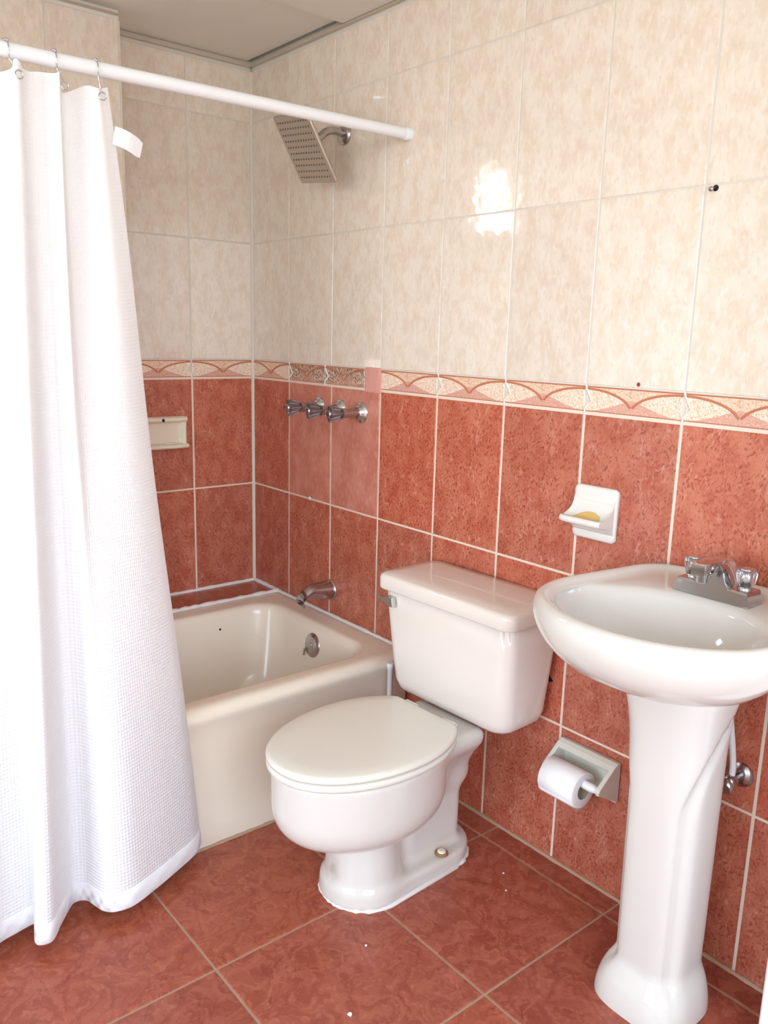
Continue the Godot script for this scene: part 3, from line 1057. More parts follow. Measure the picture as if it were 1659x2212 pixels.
func build_toilet() -> void:
	var t := thing("toilet", "cream-white two-piece toilet with its lid closed, between the bathtub and the pedestal sink", "toilet", Vector3(-0.002, 0, 1.257), deg_to_rad(2.3))
	nets(bowl_sdf, Vector3(-0.74, -0.012, -0.204), Vector3(0.01, 0.385, 0.204), 0.0062)
	var smudge := noise(8, 30.0, 3)
	var o := MeshInstance3D.new()
	o.name = "bowl"
	o.mesh = finish(M.porcelain, func(p: Vector3) -> Color:
		var c := Color(1, 1, 1)
		var s := clampf(1.0 - Vector3((p.x + 0.535) / 0.03, (p.y - 0.075) / 0.05, (p.z + 0.005) / 0.035).length(), 0, 1)
		s *= clampf(0.6 + smudge.get_noise_3d(p.x, p.y, p.z) * 1.2, 0, 1)
		c = c.lerp(Color(0.50, 0.44, 0.36), s * 0.8)
		var k := clampf(1.0 - Vector2((p.x + 0.25) / 0.09, (p.z - 0.08) / 0.05).length(), 0, 1) * clampf(1.0 - absf(p.y - 0.05) / 0.03, 0, 1)
		return c.lerp(Color(0.83, 0.74, 0.58), k * 0.7))
	t.add_child(o)
	# white grout around the foot
	var ring := PackedVector3Array()
	for i in 72:
		var a := TAU * i / 72
		var sx := -0.445 if cos(a) < 0 else -0.225
		var r := 0.107 if cos(a) < 0 else 0.102
		ring.append(Vector3(sx + cos(a) * r, 0.0005, sin(a) * r))
	var rr := []
	for i in 72:
		rr.append(0.0062 * (1.0 + 0.8 * smudge.get_noise_2d(ring[i].x * 2, ring[i].z * 2)))
	tube(ring, rr, 8, true)
	obj("caulk_bead", M.caulk, t)
	# tank
	var TK := func(a0: float, a1: float, w: float, r: float, y: float) -> PackedVector3Array:
		return rrect(-(a0 + a1) * 0.5, 0, (a1 - a0) * 0.5, w, r, y, 8)
	loft([TK.call(0.045, 0.15, 0.155, 0.03, 0.372), TK.call(0.024, 0.175, 0.183, 0.04, 0.375), TK.call(0.014, 0.188, 0.196, 0.045, 0.387), TK.call(0.010, 0.195, 0.203, 0.045, 0.41), TK.call(0.008, 0.203, 0.211, 0.042, 0.50), TK.call(0.006, 0.209, 0.219, 0.038, 0.60), TK.call(0.006, 0.212, 0.222, 0.035, 0.668)], true, true, 0, true, 0)
	var tank := obj("tank", M.tank_glaze, t)
	loft([TK.call(0.006, 0.214, 0.224, 0.03, 0.664), TK.call(0.004, 0.2255, 0.2305, 0.03, 0.664), TK.call(0.002, 0.2275, 0.2325, 0.03, 0.667), TK.call(0.002, 0.2275, 0.2325, 0.03, 0.693), TK.call(0.004, 0.2255, 0.2305, 0.03, 0.700), TK.call(0.010, 0.217, 0.223, 0.03, 0.7045), TK.call(0.04, 0.18, 0.19, 0.03, 0.707), TK.call(0.09, 0.13, 0.05, 0.02, 0.708)], true, true, 0, true, 0)
	obj("tank_lid", M.tank_glaze, t)
	# flush lever at the tank's far upper corner
	lathe(Vector3(-0.206, 0.636, -0.185), Vector3(-1, 0, 0), [Vector2(0.012, 0.0), Vector2(0.012, 0.008), Vector2(0.009, 0.012)], 16)
	prism(PackedVector2Array([Vector2(-0.224, 0.641), Vector2(-0.206, 0.642), Vector2(-0.178, 0.648), Vector2(-0.164, 0.648), Vector2(-0.160, 0.622), Vector2(-0.178, 0.622), Vector2(-0.200, 0.629), Vector2(-0.224, 0.632)]), Vector3(0, 0, 0), Vector3(0, 0, 1), Vector3.UP, Vector3(-1, 0, 0), 0.214, 0.229, 0.003)
	obj("flush_lever", M.chrome, t)
	# seat and lid
	loft([egg(0.3665, -0.014, 0.265), egg(0.3675, -0.004, 0.265), egg(0.372, 0.0, 0.265), egg(0.381, 0.0, 0.265), egg(0.3845, -0.004, 0.265), egg(0.385, -0.012, 0.265)])
	obj("seat", M.seat, t)
	var lid := [egg(0.3875, -0.012, 0.25), egg(0.388, -0.003, 0.25), egg(0.391, 0.001, 0.25), egg(0.3965, 0.001, 0.25), egg(0.4015, -0.003, 0.25), egg(0.404, -0.010, 0.25)]
	for k in [[0.4055, 0.85], [0.4062, 0.6], [0.4066, 0.3], [0.4067, 0.06]]:
		var L := PackedVector3Array()
		for q in lid[5]:
			L.append(Vector3(lerpf(-0.46, q.x, k[1]), k[0], q.z * k[1]))
		lid.append(L)
	loft(lid, true, true, 0, true, 0)
	obj("lid", M.seat, t)
	for s in [-1, 1]:
		bbox(Vector3(-0.238, 0.376, s * 0.068), Vector3(0.036, 0.024, 0.034), 0.006)
		lathe(Vector3(-0.238, 0.385, s * 0.068 - 0.02), Vector3(0, 0, 1), [Vector2(0.009, 0.0), Vector2(0.010, 0.003), Vector2(0.010, 0.037), Vector2(0.009, 0.04)], 14)
		obj("hinge", M.seat, t)
	# bolt at the foot
	lathe(Vector3(-0.262, 0.045, 0.085), Vector3.UP, [Vector2(0.0175, 0.0), Vector2(0.017, 0.004), Vector2(0.0125, 0.006)], 20)
	var rs := obj("rust_ring", M.rust, t)
	rs.set_meta("label", "ring of rust around the floor bolt")
	lathe(Vector3(-0.262, 0.05, 0.085), Vector3.UP, [Vector2(0.0115, 0.0), Vector2(0.011, 0.004), Vector2(0.007, 0.006)], 16)
	obj("bolt_cap", M.ceramic_cream, t)
	assert(tank != null)

# ------------------------------------------------------------------ sink
func basin_ring(y: float, ins: float, drop_oval: float, s := 1.0) -> PackedVector3Array:
	# outline of the basin in local axes: back at x = 0, front at -x, centre z = 0
	var key := [Vector2(0.0, 0.0), Vector2(0.0, 0.075), Vector2(0.0, 0.135), Vector2(-0.022, 0.178), Vector2(-0.07, 0.203), Vector2(-0.15, 0.216), Vector2(-0.23, 0.228), Vector2(-0.31, 0.234), Vector2(-0.38, 0.216), Vector2(-0.435, 0.173), Vector2(-0.475, 0.112), Vector2(-0.494, 0.05), Vector2(-0.498, 0.0)]
	var half := PackedVector2Array()
	for i in key.size() - 1:
		var a: Vector2 = key[i - 1] if i > 0 else Vector2(key[1].x, -key[1].y)
		var d: Vector2 = key[i + 2] if i + 2 < key.size() else Vector2(key[i].x, -key[i].y)
		for k in 4:
			half.append(key[i].cubic_interpolate(key[i + 1], a, d, k / 4.0))
	half.append(key[key.size() - 1])
	var out := PackedVector3Array()
	var n := half.size()
	var c := Vector2(-0.255, 0.0)
	for i in 2 * (n - 1):
		var p: Vector2 = half[i] if i < n else Vector2(half[2 * (n - 1) - i].x, -half[2 * (n - 1) - i].y)
		# inset towards the middle, then blend to the bowl oval
		var m := p - c
		var q := c + m * (1.0 - ins / m.length())
		var ang := Vector2(m.x / 0.25, m.y / 0.235).angle()
		var oval := Vector2(-0.311 + cos(ang) * 0.159 * s, sin(ang) * 0.197 * s)
		q = q.lerp(oval, drop_oval)
		out.append(Vector3(q.x, y, q.y))
	return out

func build_sink() -> void:
	var s := thing("pedestal_sink", "white D-shaped wash basin on a tall pedestal, right of the toilet", "sink", Vector3(-0.003, 0, 1.916))
	var L := []
	# underside, outwards and up
	for k in [[0.713, 0.19, 0.0], [0.715, 0.17, 0.0], [0.722, 0.13, 0.0], [0.735, 0.086, 0.0], [0.752, 0.053, 0.0], [0.770, 0.032, 0.0], [0.790, 0.016, 0.0], [0.812, 0.005, 0.0], [0.832, 0.0, 0.0], [0.847, 0.001, 0.0], [0.856, 0.005, 0.0], [0.8602, 0.011, 0.0], [0.8615, 0.018, 0.0], [0.860, 0.025, 0.0], [0.8555, 0.030, 0.0]]:
		L.append(basin_ring(k[0], k[1], k[2]))
	# inside: shoulder, deck, then the bowl
	L.append(basin_ring(0.8505, 0.036, 0.04))
	L.append(basin_ring(0.8485, 0.044, 0.18))
	L.append(basin_ring(0.848, 0.046, 0.5))
	L.append(basin_ring(0.847, 0.046, 0.86))
	L.append(basin_ring(0.843, 0.046, 1.0, 1.0))
	L.append(basin_ring(0.834, 0.046, 1.0, 0.965))
	L.append(basin_ring(0.805, 0.046, 1.0, 0.90))
	L.append(basin_ring(0.77, 0.046, 1.0, 0.78))
	L.append(basin_ring(0.745, 0.046, 1.0, 0.60))
	L.append(basin_ring(0.731, 0.046, 1.0, 0.36))
	L.append(basin_ring(0.727, 0.046, 1.0, 0.10))
	loft(L, true, true, 0, true, 0)
	obj("basin", M.sink_glaze, s)
	lathe(Vector3(-0.30, 0.724, 0), Vector3.UP, [Vector2(0.022, 0.0), Vector2(0.024, 0.005), Vector2(0.018, 0.006), Vector2(0.014, 0.003)], 20)
	obj("drain", M.chrome, s)
	# pedestal: front lobe, a groove, then the side wings
	var loops := []
	for k in 45:
		var f := k / 44.0
		var y := 0.715 * (f * f * 0.35 + f * 0.65)
		var loop := PackedVector3Array()
		var flare := pow(1.0 - pow(clampf(y / 0.085, 0, 1), 1.8), 0.8)
		var top := pow(clampf((y - 0.53) / 0.16, 0, 1), 2.0)
		var hw := 0.080 + 0.004 * f + 0.022 * flare + 0.016 * top
		var front := 0.254 + 0.012 * f + 0.036 * flare + 0.022 * top
		var back := 0.10 - 0.01 * flare
		# crease between the front lobe and the side: near the front below, sweeping back at the top
		var gv := 0.115 + 0.80 * pow(clampf((y - 0.44) / 0.225, 0, 1), 1.9)
		var gd := 0.014 * (1.0 - flare) * clampf(y / 0.08, 0.0, 1.0)
		var dep := front - back
		for i in 120:
			var a := TAU * i / 120
			var cx := cos(a)
			var cz := sin(a)
			var px := -signf(cx) * pow(absf(cx), 0.66)
			var pz := signf(cz) * pow(absf(cz), 0.66)
			var xx := -back - dep * 0.5 + px * dep * 0.5
			var g := (xx + front) / dep     # 0 at the front, 1 at the back
			var w := hw
			w -= gd * exp(-pow((g - gv) / 0.075, 2.0))
			w -= 0.005 * smoothstep(gv, gv + 0.06, g) * (1.0 - flare)
			loop.append(Vector3(xx, y, pz * w))
		loops.append(loop)
	loft(loops, true, true, 0, true, FLAT)
	obj("pedestal", M.sink_glaze, s)

	# faucet
	var f := thing("faucet", "small chrome two-handle faucet with clear knobs on the back ledge of the wash basin", "faucet", Vector3(-0.003, 0.8488, 1.919))
	# base plate and hump are one casting: the profile is swept front to back
	var prof := PackedVector2Array([Vector2(-0.077, 0.0), Vector2(-0.071, 0.026), Vector2(-0.045, 0.027)])
	for i in 11:
		var t := i / 10.0
		prof.append(Vector2(lerpf(-0.036, -0.012, t), 0.027 + 0.044 * smoothstep(0.0, 1.0, t)))
	for i in 11:
		var t := 1.0 - i / 10.0
		prof.append(Vector2(lerpf(0.036, 0.012, t), 0.027 + 0.044 * smoothstep(0.0, 1.0, t)))
	prof.append_array(PackedVector2Array([Vector2(0.045, 0.027), Vector2(0.071, 0.026), Vector2(0.077, 0.0)]))
	prism_strip(prof, 0.082, 0.137, 0.0035)
	obj("body", M.chrome, f)
	# spout: tapered bar out over the bowl with a square head
	var sl := []
	for k in [[0.088, 0.066, 0.0125, 0.006], [0.12, 0.068, 0.0145, 0.009], [0.150, 0.067, 0.0155, 0.0105], [0.186, 0.064, 0.0155, 0.011], [0.189, 0.064, 0.014, 0.0095]]:
		sl.append(vring(-k[0], k[1], k[2], k[3]))
	loft(sl)
	obj("spout", M.chrome, f)
	lathe(Vector3(-0.171, 0.055, 0), Vector3.DOWN, [Vector2(0.0105, 0.0), Vector2(0.0105, 0.016), Vector2(0.009, 0.018), Vector2(0.007, 0.0165)], 18)
	obj("aerator", M.chrome, f)
	for sg in [-1, 1]:
		lathe(Vector3(-0.108, 0.026, sg * 0.053), Vector3.UP, [Vector2(0.0135, 0.0), Vector2(0.013, 0.006), Vector2(0.008, 0.008), Vector2(0.008, 0.034)], 18)
		var h := obj("handle_stem", M.chrome, f)
		knob(Vector3(-0.108, 0.033, sg * 0.053), Vector3.UP, [Vector2(0.0145, 0.0), Vector2(0.0185, 0.008), Vector2(0.0215, 0.027), Vector2(0.018, 0.032)], 6, 0.14)
		obj("knob", M.acrylic_clear, h)
		lathe(Vector3(-0.108, 0.0645, sg * 0.053), Vector3.UP, [Vector2(0.0135, 0.0), Vector2(0.0135, 0.0018), Vector2(0.012, 0.0025)], 18)
		obj("button", M.chrome, h)

	# shut-off valve below
	var v := thing("shutoff_valve", "chrome water shut-off valve low on the red wall behind the sink pedestal", "valve", Vector3(0, 0.452, 1.957))
	lathe(Vector3.ZERO, Vector3(-1, 0, 0), [Vector2(0.027, 0.0), Vector2(0.026, 0.004), Vector2(0.014, 0.009), Vector2(0.0085, 0.01)], 24)
	obj("flange", M.chrome_dull, v)
	lathe(Vector3(-0.006, 0, 0), Vector3(-1, 0, 0), [Vector2(0.0085, 0.0), Vector2(0.0085, 0.02), Vector2(0.0135, 0.023), Vector2(0.0135, 0.048), Vector2(0.008, 0.051)], 18)
	obj("body", M.chrome_dull, v)
	X = Transform3D(Basis.from_scale(Vector3(1, 1, 1)), Vector3(-0.058, -0.006, 0.0))
	lathe(Vector3.ZERO, Vector3(-1, -0.25, 0.1), [Vector2(0.006, -0.006), Vector2(0.017, 0.0), Vector2(0.018, 0.006), Vector2(0.012, 0.011)], 16)
	X = Transform3D.IDENTITY
	obj("handle", M.chrome, v)
	tube(smooth_path(PackedVector3Array([Vector3(-0.04, 0.008, 0), Vector3(-0.041, 0.05, -0.002), Vector3(-0.06, 0.15, -0.01), Vector3(-0.085, 0.26, -0.02)]), 5), 0.0065, 10)
	obj("supply_hose", M.plastic_white, v)

# vertical ring in the plane x = const
func vring(x: float, y: float, hz: float, hy: float) -> PackedVector3Array:
	var out := PackedVector3Array()
	for q in rrect(0, 0, hz, hy, minf(hz, hy) * 0.25, 0, 2):
		out.append(Vector3(x, y + q.z, q.x))
	return out

func prism_strip(prof: PackedVector2Array, a0: float, a1: float, ch: float) -> void:
	# prof is a height profile over z, closed below by the line y = 0; triangulated as columns
	var n := prof.size()
	for e in [[a0, -1.0], [a1, 1.0]]:
		for i in n - 1:
			var p := prof[i]
			var q := prof[i + 1]
			var x: float = -e[0]
			var A := Vector3(x, 0, p.x)
			var B := Vector3(x, 0, q.x)
			var C := Vector3(x, maxf(q.y - ch, 0.0), q.x)
			var D := Vector3(x, maxf(p.y - ch, 0.0), p.x)
			if e[1] > 0:
				quad(A, B, C, D, FLAT)
			else:
				quad(D, C, B, A, FLAT)
	for i in n - 1:
		var p := prof[i]
		var q := prof[i + 1]
		var rows := [[a0, ch], [a0 + ch, 0.0], [a1 - ch, 0.0], [a1, ch]]
		for k in 3:
			quad(Vector3(-rows[k][0], maxf(p.y - rows[k][1], 0), p.x), Vector3(-rows[k][0], maxf(q.y - rows[k][1], 0), q.x), Vector3(-rows[k + 1][0], maxf(q.y - rows[k + 1][1], 0), q.x), Vector3(-rows[k + 1][0], maxf(p.y - rows[k + 1][1], 0), p.x), 1 if i > 2 and i < n - 4 else FLAT)
	quad(Vector3(-a0, 0, prof[0].x), Vector3(-a1, 0, prof[0].x), Vector3(-a1, 0, prof[n - 1].x), Vector3(-a0, 0, prof[n - 1].x), FLAT)
	close_shape()

# ------------------------------------------------------------------ soap dishes, paper holder
func build_wall_ceramics() -> void:
	# soap dish above the sink
	var d := thing("soap_dish", "white ceramic soap dish with jutting tray and yellow residue, above the sink", "soap dish", Vector3(0, 0.931, 1.549))
	# back plate
	var F := func(hz: float, hy: float, r: float, x: float) -> PackedVector3Array:
		var out := PackedVector3Array()
		for q in rrect(0, 0, hz, hy, r, 0, 6):
			out.append(Vector3(x, q.z, q.x))
		return out
	loft([F.call(0.060, 0.063, 0.012, 0.0), F.call(0.060, 0.063, 0.012, -0.007), F.call(0.0575, 0.0605, 0.012, -0.0115), F.call(0.052, 0.055, 0.012, -0.0135)], true, true, 0, true, 0)
	obj("back_plate", M.ceramic, d)
	# tray: profile in (out, up), swept over the width with curled-up ends
	var tl := []
	for k in 21:
		var t := k / 20.0 * 2.0 - 1.0
		var e := pow(absf(t), 8.0)
		var z := t * 0.056
		var L := PackedVector3Array()
		# over the inside, round the lip, back below; the ends are thicker and form low cheeks
		for p in [[0.010, 0.044, 0.0], [0.0145, 0.026, 0.002], [0.020, 0.010, 0.005], [0.028, -0.001, 0.007], [0.038, -0.007, 0.007], [0.048, -0.0095, 0.006], [0.056, -0.0085, 0.003], [0.062, -0.0045, 0.0], [0.067, -0.005, -0.0005], [0.0705, -0.0105, -0.001], [0.069, -0.0175, 0.0], [0.062, -0.0215, 0.002], [0.045, -0.024, 0.002], [0.028, -0.029, 0.002], [0.016, -0.038, 0.001], [0.010, -0.048, 0.0]]:
			L.append(Vector3(-(p[0] - 0.004 * e * smoothstep(0.04, 0.07, p[0])), p[1] + p[2] * e, z))
		tl.append(L)
	loft(tl, true, true, 0, true, FLAT)
	obj("tray", M.ceramic, d)
	var rz := []
	for k in 9:
		var t := k / 8.0 * 2.0 - 1.0
		var L := PackedVector3Array()
		var w := sqrt(maxf(0.0, 1.0 - t * t))
		for i in 8:
			var u := i / 7.0
			var x := lerpf(0.044 - 0.021 * w, 0.0475 + 0.0115 * w, u)
			L.append(Vector3(-x, -0.0095 + 0.0018 + 22.0 * pow(minf(x - 0.048, 0.0), 2.0) + 28.0 * pow(maxf(x - 0.05, 0.0), 2.0), t * 0.036 + 0.002))
		rz.append(L)
	loft(rz, false, false, 0, false)
	obj("soap_residue", M.residue, d)

	# recessed-look soap dish over the tub
	var r := thing("soap_dish", "cream ceramic soap holder with hollow front, beside the curtain edge", "soap dish", Vector3(-0.355, 0.972, 0.0))
	var Z := func(hx: float, hy: float, rad: float, z: float, dy := 0.0) -> PackedVector3Array:
		var out := PackedVector3Array()
		for q in rrect(0, 0, hx, hy, rad, 0, 6):
			out.append(Vector3(q.x * (1.0 - 0.05 * (1.0 - pow(q.z / hy, 2.0))), q.z + dy, z))
		return out
	loft([Z.call(0.082, 0.057, 0.012, 0.0), Z.call(0.082, 0.057, 0.012, 0.010), Z.call(0.078, 0.053, 0.010, 0.016), Z.call(0.070, 0.040, 0.012, 0.016), Z.call(0.066, 0.036, 0.012, 0.006), Z.call(0.05, 0.03, 0.01, 0.004)], true, true, 0, true, 0)
	obj("body", M.ceramic_cream, r)
	var bar := func(y: float, h: float, out: float) -> void:
		var L := []
		for k in 9:
			var t := k / 8.0 * 2.0 - 1.0
			var ring := PackedVector3Array()
			for i in 12:
				var a := TAU * i / 12
				ring.append(Vector3(t * 0.080, y + sin(a) * h, 0.008 + cos(a) * out * (1.0 - 0.25 * pow(absf(t), 6.0))))
			L.append(ring)
		loft(L)
	bar.call(0.046, 0.010, 0.018)
	obj("top_rail", M.ceramic_cream, r)
	bar.call(-0.046, 0.010, 0.030)
	obj("tray", M.ceramic_cream, r)
	X = Transform3D(Basis.from_scale(Vector3(1, 1.2, 0.6)), Vector3(-0.012, 0.046, 0.026))
	ball(Vector3.ZERO, 0.005)
	X = Transform3D.IDENTITY
	obj("rail_hole", M.dark, r)
	prism(PackedVector2Array([Vector2(-0.006, 0.022), Vector2(0.018, 0.030), Vector2(0.050, 0.024), Vector2(0.022, 0.018)]), Vector3(0, -0.0365, 0.0), Vector3(1, 0, 0), Vector3(0, 0, 1), Vector3.UP, 0.0, 0.004, 0.001)
	obj("soap_sliver", M.ceramic_cream, r)

	# toilet paper holder: hood with slanting cheeks
	var h := thing("paper_holder", "greyish white ceramic toilet paper holder with slanted cheeks, beside the sink pedestal", "toilet paper holder", Vector3(0, 0.249, 1.5925))
	bbox(Vector3(-0.005, 0.052, 0), Vector3(0.010, 0.104, 0.164), 0.003)
	obj("back_plate", M.ceramic_grey, h)
	for sg in [-1, 1]:
		var ol := PackedVector2Array([Vector2(0.004, 0.002), Vector2(0.004, 0.104), Vector2(0.016, 0.106), Vector2(0.026, 0.101), Vector2(0.080, 0.060), Vector2(0.085, 0.053), Vector2(0.083, 0.046), Vector2(0.076, 0.043)])
		prism(ol, Vector3(0, 0, 0), Vector3(-1, 0, 0), Vector3.UP, Vector3(0, 0, 1), sg * 0.079 - 0.0055, sg * 0.079 + 0.0055, 0.002)
		obj("cheek", M.ceramic_grey, h)
	var hood := PackedVector2Array([Vector2(0.004, 0.084), Vector2(0.004, 0.104), Vector2(0.016, 0.106), Vector2(0.027, 0.1005), Vector2(0.038, 0.092), Vector2(0.034, 0.086), Vector2(0.020, 0.092)])
	prism(hood, Vector3.ZERO, Vector3(-1, 0, 0), Vector3.UP, Vector3(0, 0, 1), -0.0755, 0.0755, 0.0)
	obj("hood", M.ceramic_grey, h)
	lathe(Vector3(-0.076, 0.054, -0.0735), Vector3(0, 0, 1), [Vector2(0.005, 0.0), Vector2(0.009, 0.002), Vector2(0.009, 0.006), Vector2(0.0105, 0.007), Vector2(0.0105, 0.138), Vector2(0.009, 0.140), Vector2(0.009, 0.145), Vector2(0.005, 0.147)], 18)
	obj("roller", M.plastic_white, h)
	# the roll
	var p := thing("toilet_paper_roll", "part-used white toilet paper roll hanging on the roller of the wall holder", "toilet paper", Vector3(-0.078, 0.2865, 1.579))
	lathe(Vector3(0, 0, -0.052), Vector3(0, 0, 1), [Vector2(0.0215, 0.0), Vector2(0.042, 0.0), Vector2(0.044, 0.0015), Vector2(0.044, 0.1025), Vector2(0.042, 0.104), Vector2(0.0215, 0.104)], 40, false, false)
	obj("paper", M.paper, p)
	lathe(Vector3(0, 0, -0.0515), Vector3(0, 0, 1), [Vector2(0.0216, 0.0), Vector2(0.0216, 0.103), Vector2(0.0204, 0.103), Vector2(0.0204, 0.0), Vector2(0.0216, 0.0)], 28, false, false)
	obj("cardboard_core", M.cardboard, p)
	# torn end of the sheet
	var flap := []
	var nn := noise(2, 60.0, 2)
	for i in 15:
		var z := -0.051 + 0.102 * i / 14.0
		var L := PackedVector3Array()
		for k in 7:
			var a := -0.5 - k * 0.18 - (0.22 * nn.get_noise_1d(z) + (0.16 if absf(z + 0.012) < 0.012 else 0.0) if k == 6 else 0.0)
			var rr := 0.0446 + 0.0003 * k
			L.append(Vector3(-sin(-a - 0.1) * -rr * 0.0 - cos(a) * rr * 1.0, sin(a) * rr, z))
		for k in range(6, -1, -1):
			var q := L[k]
			L.append(Vector3(q.x * 0.994, q.y * 0.994, q.z))
		flap.append(L)
	loft(flap)
	obj("loose_sheet", M.paper, p)

# ------------------------------------------------------------------ curtain and rings
func build_curtain() -> void:
	var c := thing("shower_curtain", "white waffle-weave shower curtain hanging in folds outside the tub", "shower curtain", Vector3.ZERO)
	# matching points along the upper and the lower edge, from the free edge leftwards
	var top := [[-0.842, 0.842], [-0.856, 0.850], [-0.870, 0.858], [-0.890, 0.848], [-0.915, 0.826], [-0.935, 0.832], [-0.948, 0.862], [-0.955, 0.880], [-0.962, 0.872], [-0.985, 0.848], [-1.005, 0.852], [-1.022, 0.872], [-1.034, 0.892], [-1.044, 0.890], [-1.040, 0.862], [-1.055, 0.838], [-1.085, 0.836], [-1.11, 0.862], [-1.13, 0.872], [-1.17, 0.842], [-1.23, 0.87], [-1.29, 0.84], [-1.36, 0.87], [-1.44, 0.842], [-1.50, 0.865]]
	var bot := [[-0.714, 0.936], [-0.745, 0.968], [-0.815, 1.004], [-0.876, 1.032], [-0.943, 1.058], [-0.985, 1.054], [-1.005, 1.036], [-1.014, 1.010], [-1.022, 0.980], [-1.036, 0.968], [-1.052, 0.970], [-1.072, 0.992], [-1.096, 1.022], [-1.128, 1.062], [-1.157, 1.052], [-1.148, 1.012], [-1.140, 0.984], [-1.178, 0.990], [-1.216, 1.000], [-1.26, 1.03], [-1.31, 0.985], [-1.36, 1.03], [-1.41, 0.985], [-1.47, 1.02], [-1.51, 0.99]]
	var edge_y := [1.818, 1.812, 1.808, 1.811, 1.800, 1.793, 1.812, 1.818, 1.815, 1.818, 1.814, 1.812, 1.818, 1.82, 1.812, 1.806, 1.802, 1.812, 1.815, 1.80, 1.815, 1.80, 1.815, 1.80, 1.812]
	var per := 6
	var tp := PackedVector3Array()
	var bp := PackedVector3Array()
	for i in top.size():
		tp.append(Vector3(top[i][0], edge_y[i], top[i][1]))
		bp.append(Vector3(bot[i][0], 0.036, bot[i][1]))
	tp = smooth_path(tp, per)
	bp = smooth_path(bp, per)
	var rows := 60
	var grid := []
	var acc := PackedFloat32Array([0.0])
	for i in range(1, bp.size()):
		acc.append(acc[i - 1] + bp[i].distance_to(bp[i - 1]))
	for r in rows + 1:
		var f := float(r) / rows
		# folds open out towards the hem
		var s := f * f * (3.0 - 2.0 * f) * 0.45 + f * 0.55
		var L := PackedVector3Array()
		for i in tp.size():
			var p := tp[i].lerp(bp[i], f)
			var q := tp[i].lerp(bp[i], s)
			p.z = q.z
			# a slight wave of the free edge
			if i < 10:
				p.x += 0.006 * sin(f * 9.0) * (1.0 - i / 10.0) * (1.0 - f)
			L.append(p)
		grid.append(L)
	for r in rows:
		for i in tp.size() - 1:
			var A: PackedVector3Array = grid[r]
			var B: PackedVector3Array = grid[r + 1]
			var v0 := r * 1.78 / rows / 0.016
			var v1 := (r + 1) * 1.78 / rows / 0.016
			var u0 := acc[i] / 0.016
			var u1 := acc[i + 1] / 0.016
			quad(A[i], A[i + 1], B[i + 1], B[i], 0, Vector2(u0, v0), Vector2(u1, v0), Vector2(u1, v1), Vector2(u0, v1))
	obj("cloth", M.cloth, c)
	# stitched hem: a second layer along the foot
	var hem := []
	for k in [[0.975, 0.0], [0.976, 0.0016], [0.999, 0.0016], [1.001, 0.0]]:
		var L := PackedVector3Array()
		for i in tp.size():
			var p: Vector3 = grid[rows][i].lerp(grid[rows - 1][i], (1.0 - k[0]) * rows)
			var a: Vector3 = grid[rows][maxi(i - 1, 0)]
			var b: Vector3 = grid[rows][mini(i + 1, tp.size() - 1)]
			var out := (b - a).cross(Vector3.UP).normalized()
			L.append(p + out * -k[1])
		hem.append(L)
	loft(hem, false, false, 0, false)
	obj("hem", M.cloth, c)
	# care tag standing off the free edge
	var tg := []
	for k in 7:
		var t := k / 6.0
		var w := 0.0185 - (0.003 if k == 6 else 0.0)
		var ctr := Vector3(-0.838 + 0.062 * t, 1.722 - 0.015 * t - 0.006 * t * t, 0.855 + 0.006 * sin(t * 4.0))
		tg.append(PackedVector3Array([ctr + Vector3(0.004, w, 0.001), ctr + Vector3(0.004, w, -0.001), ctr + Vector3(-0.004, -w, -0.001), ctr + Vector3(-0.004, -w, 0.001)]))
	loft(tg, true, true, FLAT)
	obj("care_tag", M.care_tag, c)
	# rings
	var hooks := [[-0.868, 0.858, "at the curtain's free edge"], [-0.952, 0.878, "middle one, beside a fold"], [-1.043, 0.892, "leftmost of the three"]]
	for hk in hooks:
		var x: float = hk[0]
		var ry := 1.859 - 0.0115
		var h := thing("curtain_ring", "chrome wire curtain ring on the white rod, %s" % hk[2], "curtain ring", Vector3(x, ry, 0.842), 0.0, "curtain rings on the shower rod")
		var zf: float = hk[1] - 0.842 + 0.004
		var path := PackedVector3Array()
		for i in 11:   # over the rod from behind to the front
			var a := PI * (1.15 - 1.3 * i / 10.0)
			path.append(Vector3(0, sin(a) * 0.0185, -cos(a) * -0.0185))
		path.append(Vector3(0.001, -0.020, 0.0185))
		path.append(Vector3(0.003, -0.036, lerpf(0.018, zf, 0.6)))
		path.append(Vector3(0.005, -0.047, zf))
		tube(smooth_path(path, 3), 0.0013, 7)
		obj("wire", M.chrome, h)
		for i in 4:
			var a := PI * (0.72 - 0.148 * i)
			ball(Vector3(0.0, sin(a) * 0.0188, -cos(a) * -0.0188), 0.0034, 8)
		obj("beads", M.chrome, h)
		var loop := PackedVector3Array()
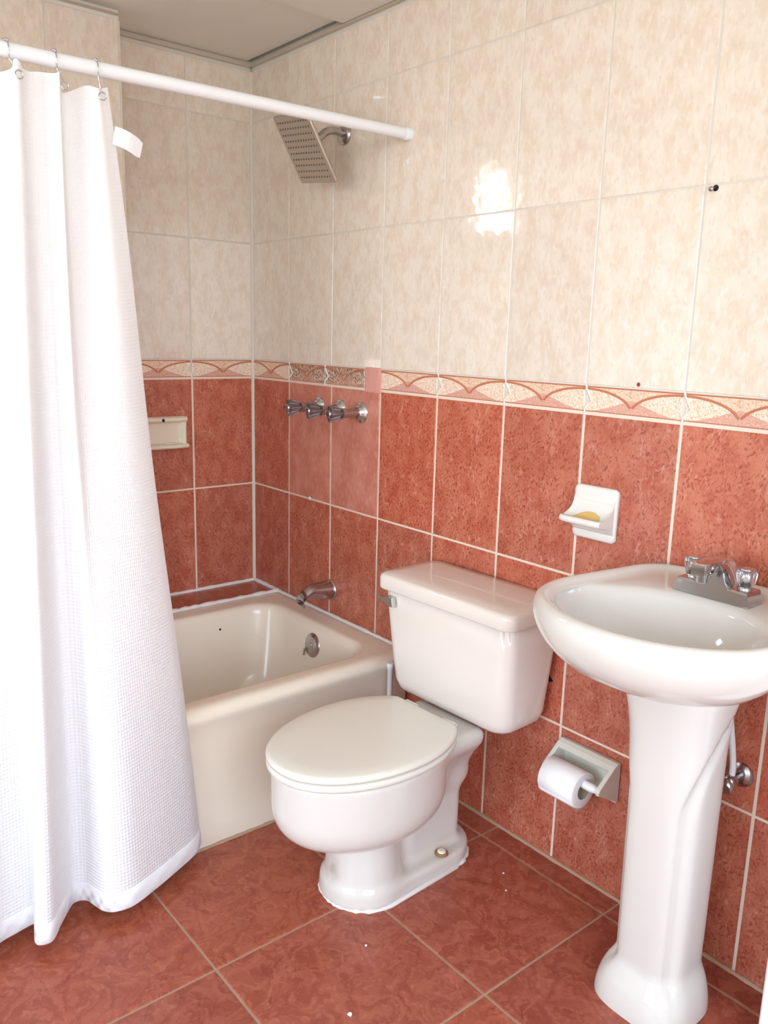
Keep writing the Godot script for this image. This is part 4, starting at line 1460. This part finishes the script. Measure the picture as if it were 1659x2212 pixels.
		for i in 16:
			var a := TAU * i / 16
			loop.append(Vector3(0.006 + cos(a) * 0.0075, -0.0545 + sin(a) * 0.0075, zf + 0.001))
		tube(loop, 0.0013, 7, true)
		obj("eyelet", M.chrome, h)

# ------------------------------------------------------------------ odds and ends
func build_small_things() -> void:
	var s := thing("wall_screw", "lone dark screw and plug sticking out of the cream tiles", "screw", Vector3(0, 1.619, 1.765))
	lathe(Vector3.ZERO, Vector3(-1, 0, 0), [Vector2(0.006, 0.0), Vector2(0.006, 0.0015), Vector2(0.0045, 0.0025)], 14)
	obj("plug", M.dark, s)
	lathe(Vector3(-0.002, 0, 0), Vector3(-1, -0.25, -0.15), [Vector2(0.003, 0.0), Vector2(0.003, 0.010), Vector2(0.0052, 0.012), Vector2(0.0046, 0.015), Vector2(0.002, 0.0155)], 12)
	obj("shank", M.chrome_dull, s)
	var p := thing("drain_pipe", "short white plastic pipe standing against the tub corner behind the toilet", "pipe", Vector3(-0.088, 0, 0.929))
	lathe(Vector3.ZERO, Vector3.UP, [Vector2(0.0085, 0.0), Vector2(0.0085, 0.355), Vector2(0.0105, 0.357), Vector2(0.0105, 0.372), Vector2(0.009, 0.374)], 16)
	obj("tube", M.plastic_white, p)
	var spots := [[-0.577, 1.449, 0.003, "white paint crumb on the floor tile in front of the toilet foot"], [-0.72, 1.58, 0.005, "larger white paint crumb on the floor near the lower edge of the photo"], [-0.145, 1.46, 0.0026, "pale crumb on the floor just right of the toilet foot"], [-0.19, 1.51, 0.0024, "pale speck on the floor between the toilet foot and the sink pedestal"]]
	for k in spots:
		var c := thing("paint_crumb", k[3], "crumb", Vector3(k[0], 0.0, k[1]), rng.randf() * 6.0, "crumbs on the floor")
		var r: float = k[2]
		prism(PackedVector2Array([Vector2(-r, -r * 0.6), Vector2(r * 0.7, -r * 0.8), Vector2(r, r * 0.3), Vector2(0, r), Vector2(-r * 0.8, r * 0.4)]), Vector3.ZERO, Vector3(1, 0, 0), Vector3(0, 0, 1), Vector3.UP, 0.0, r * 0.7, r * 0.2)
		obj("flake", M.paper, c)
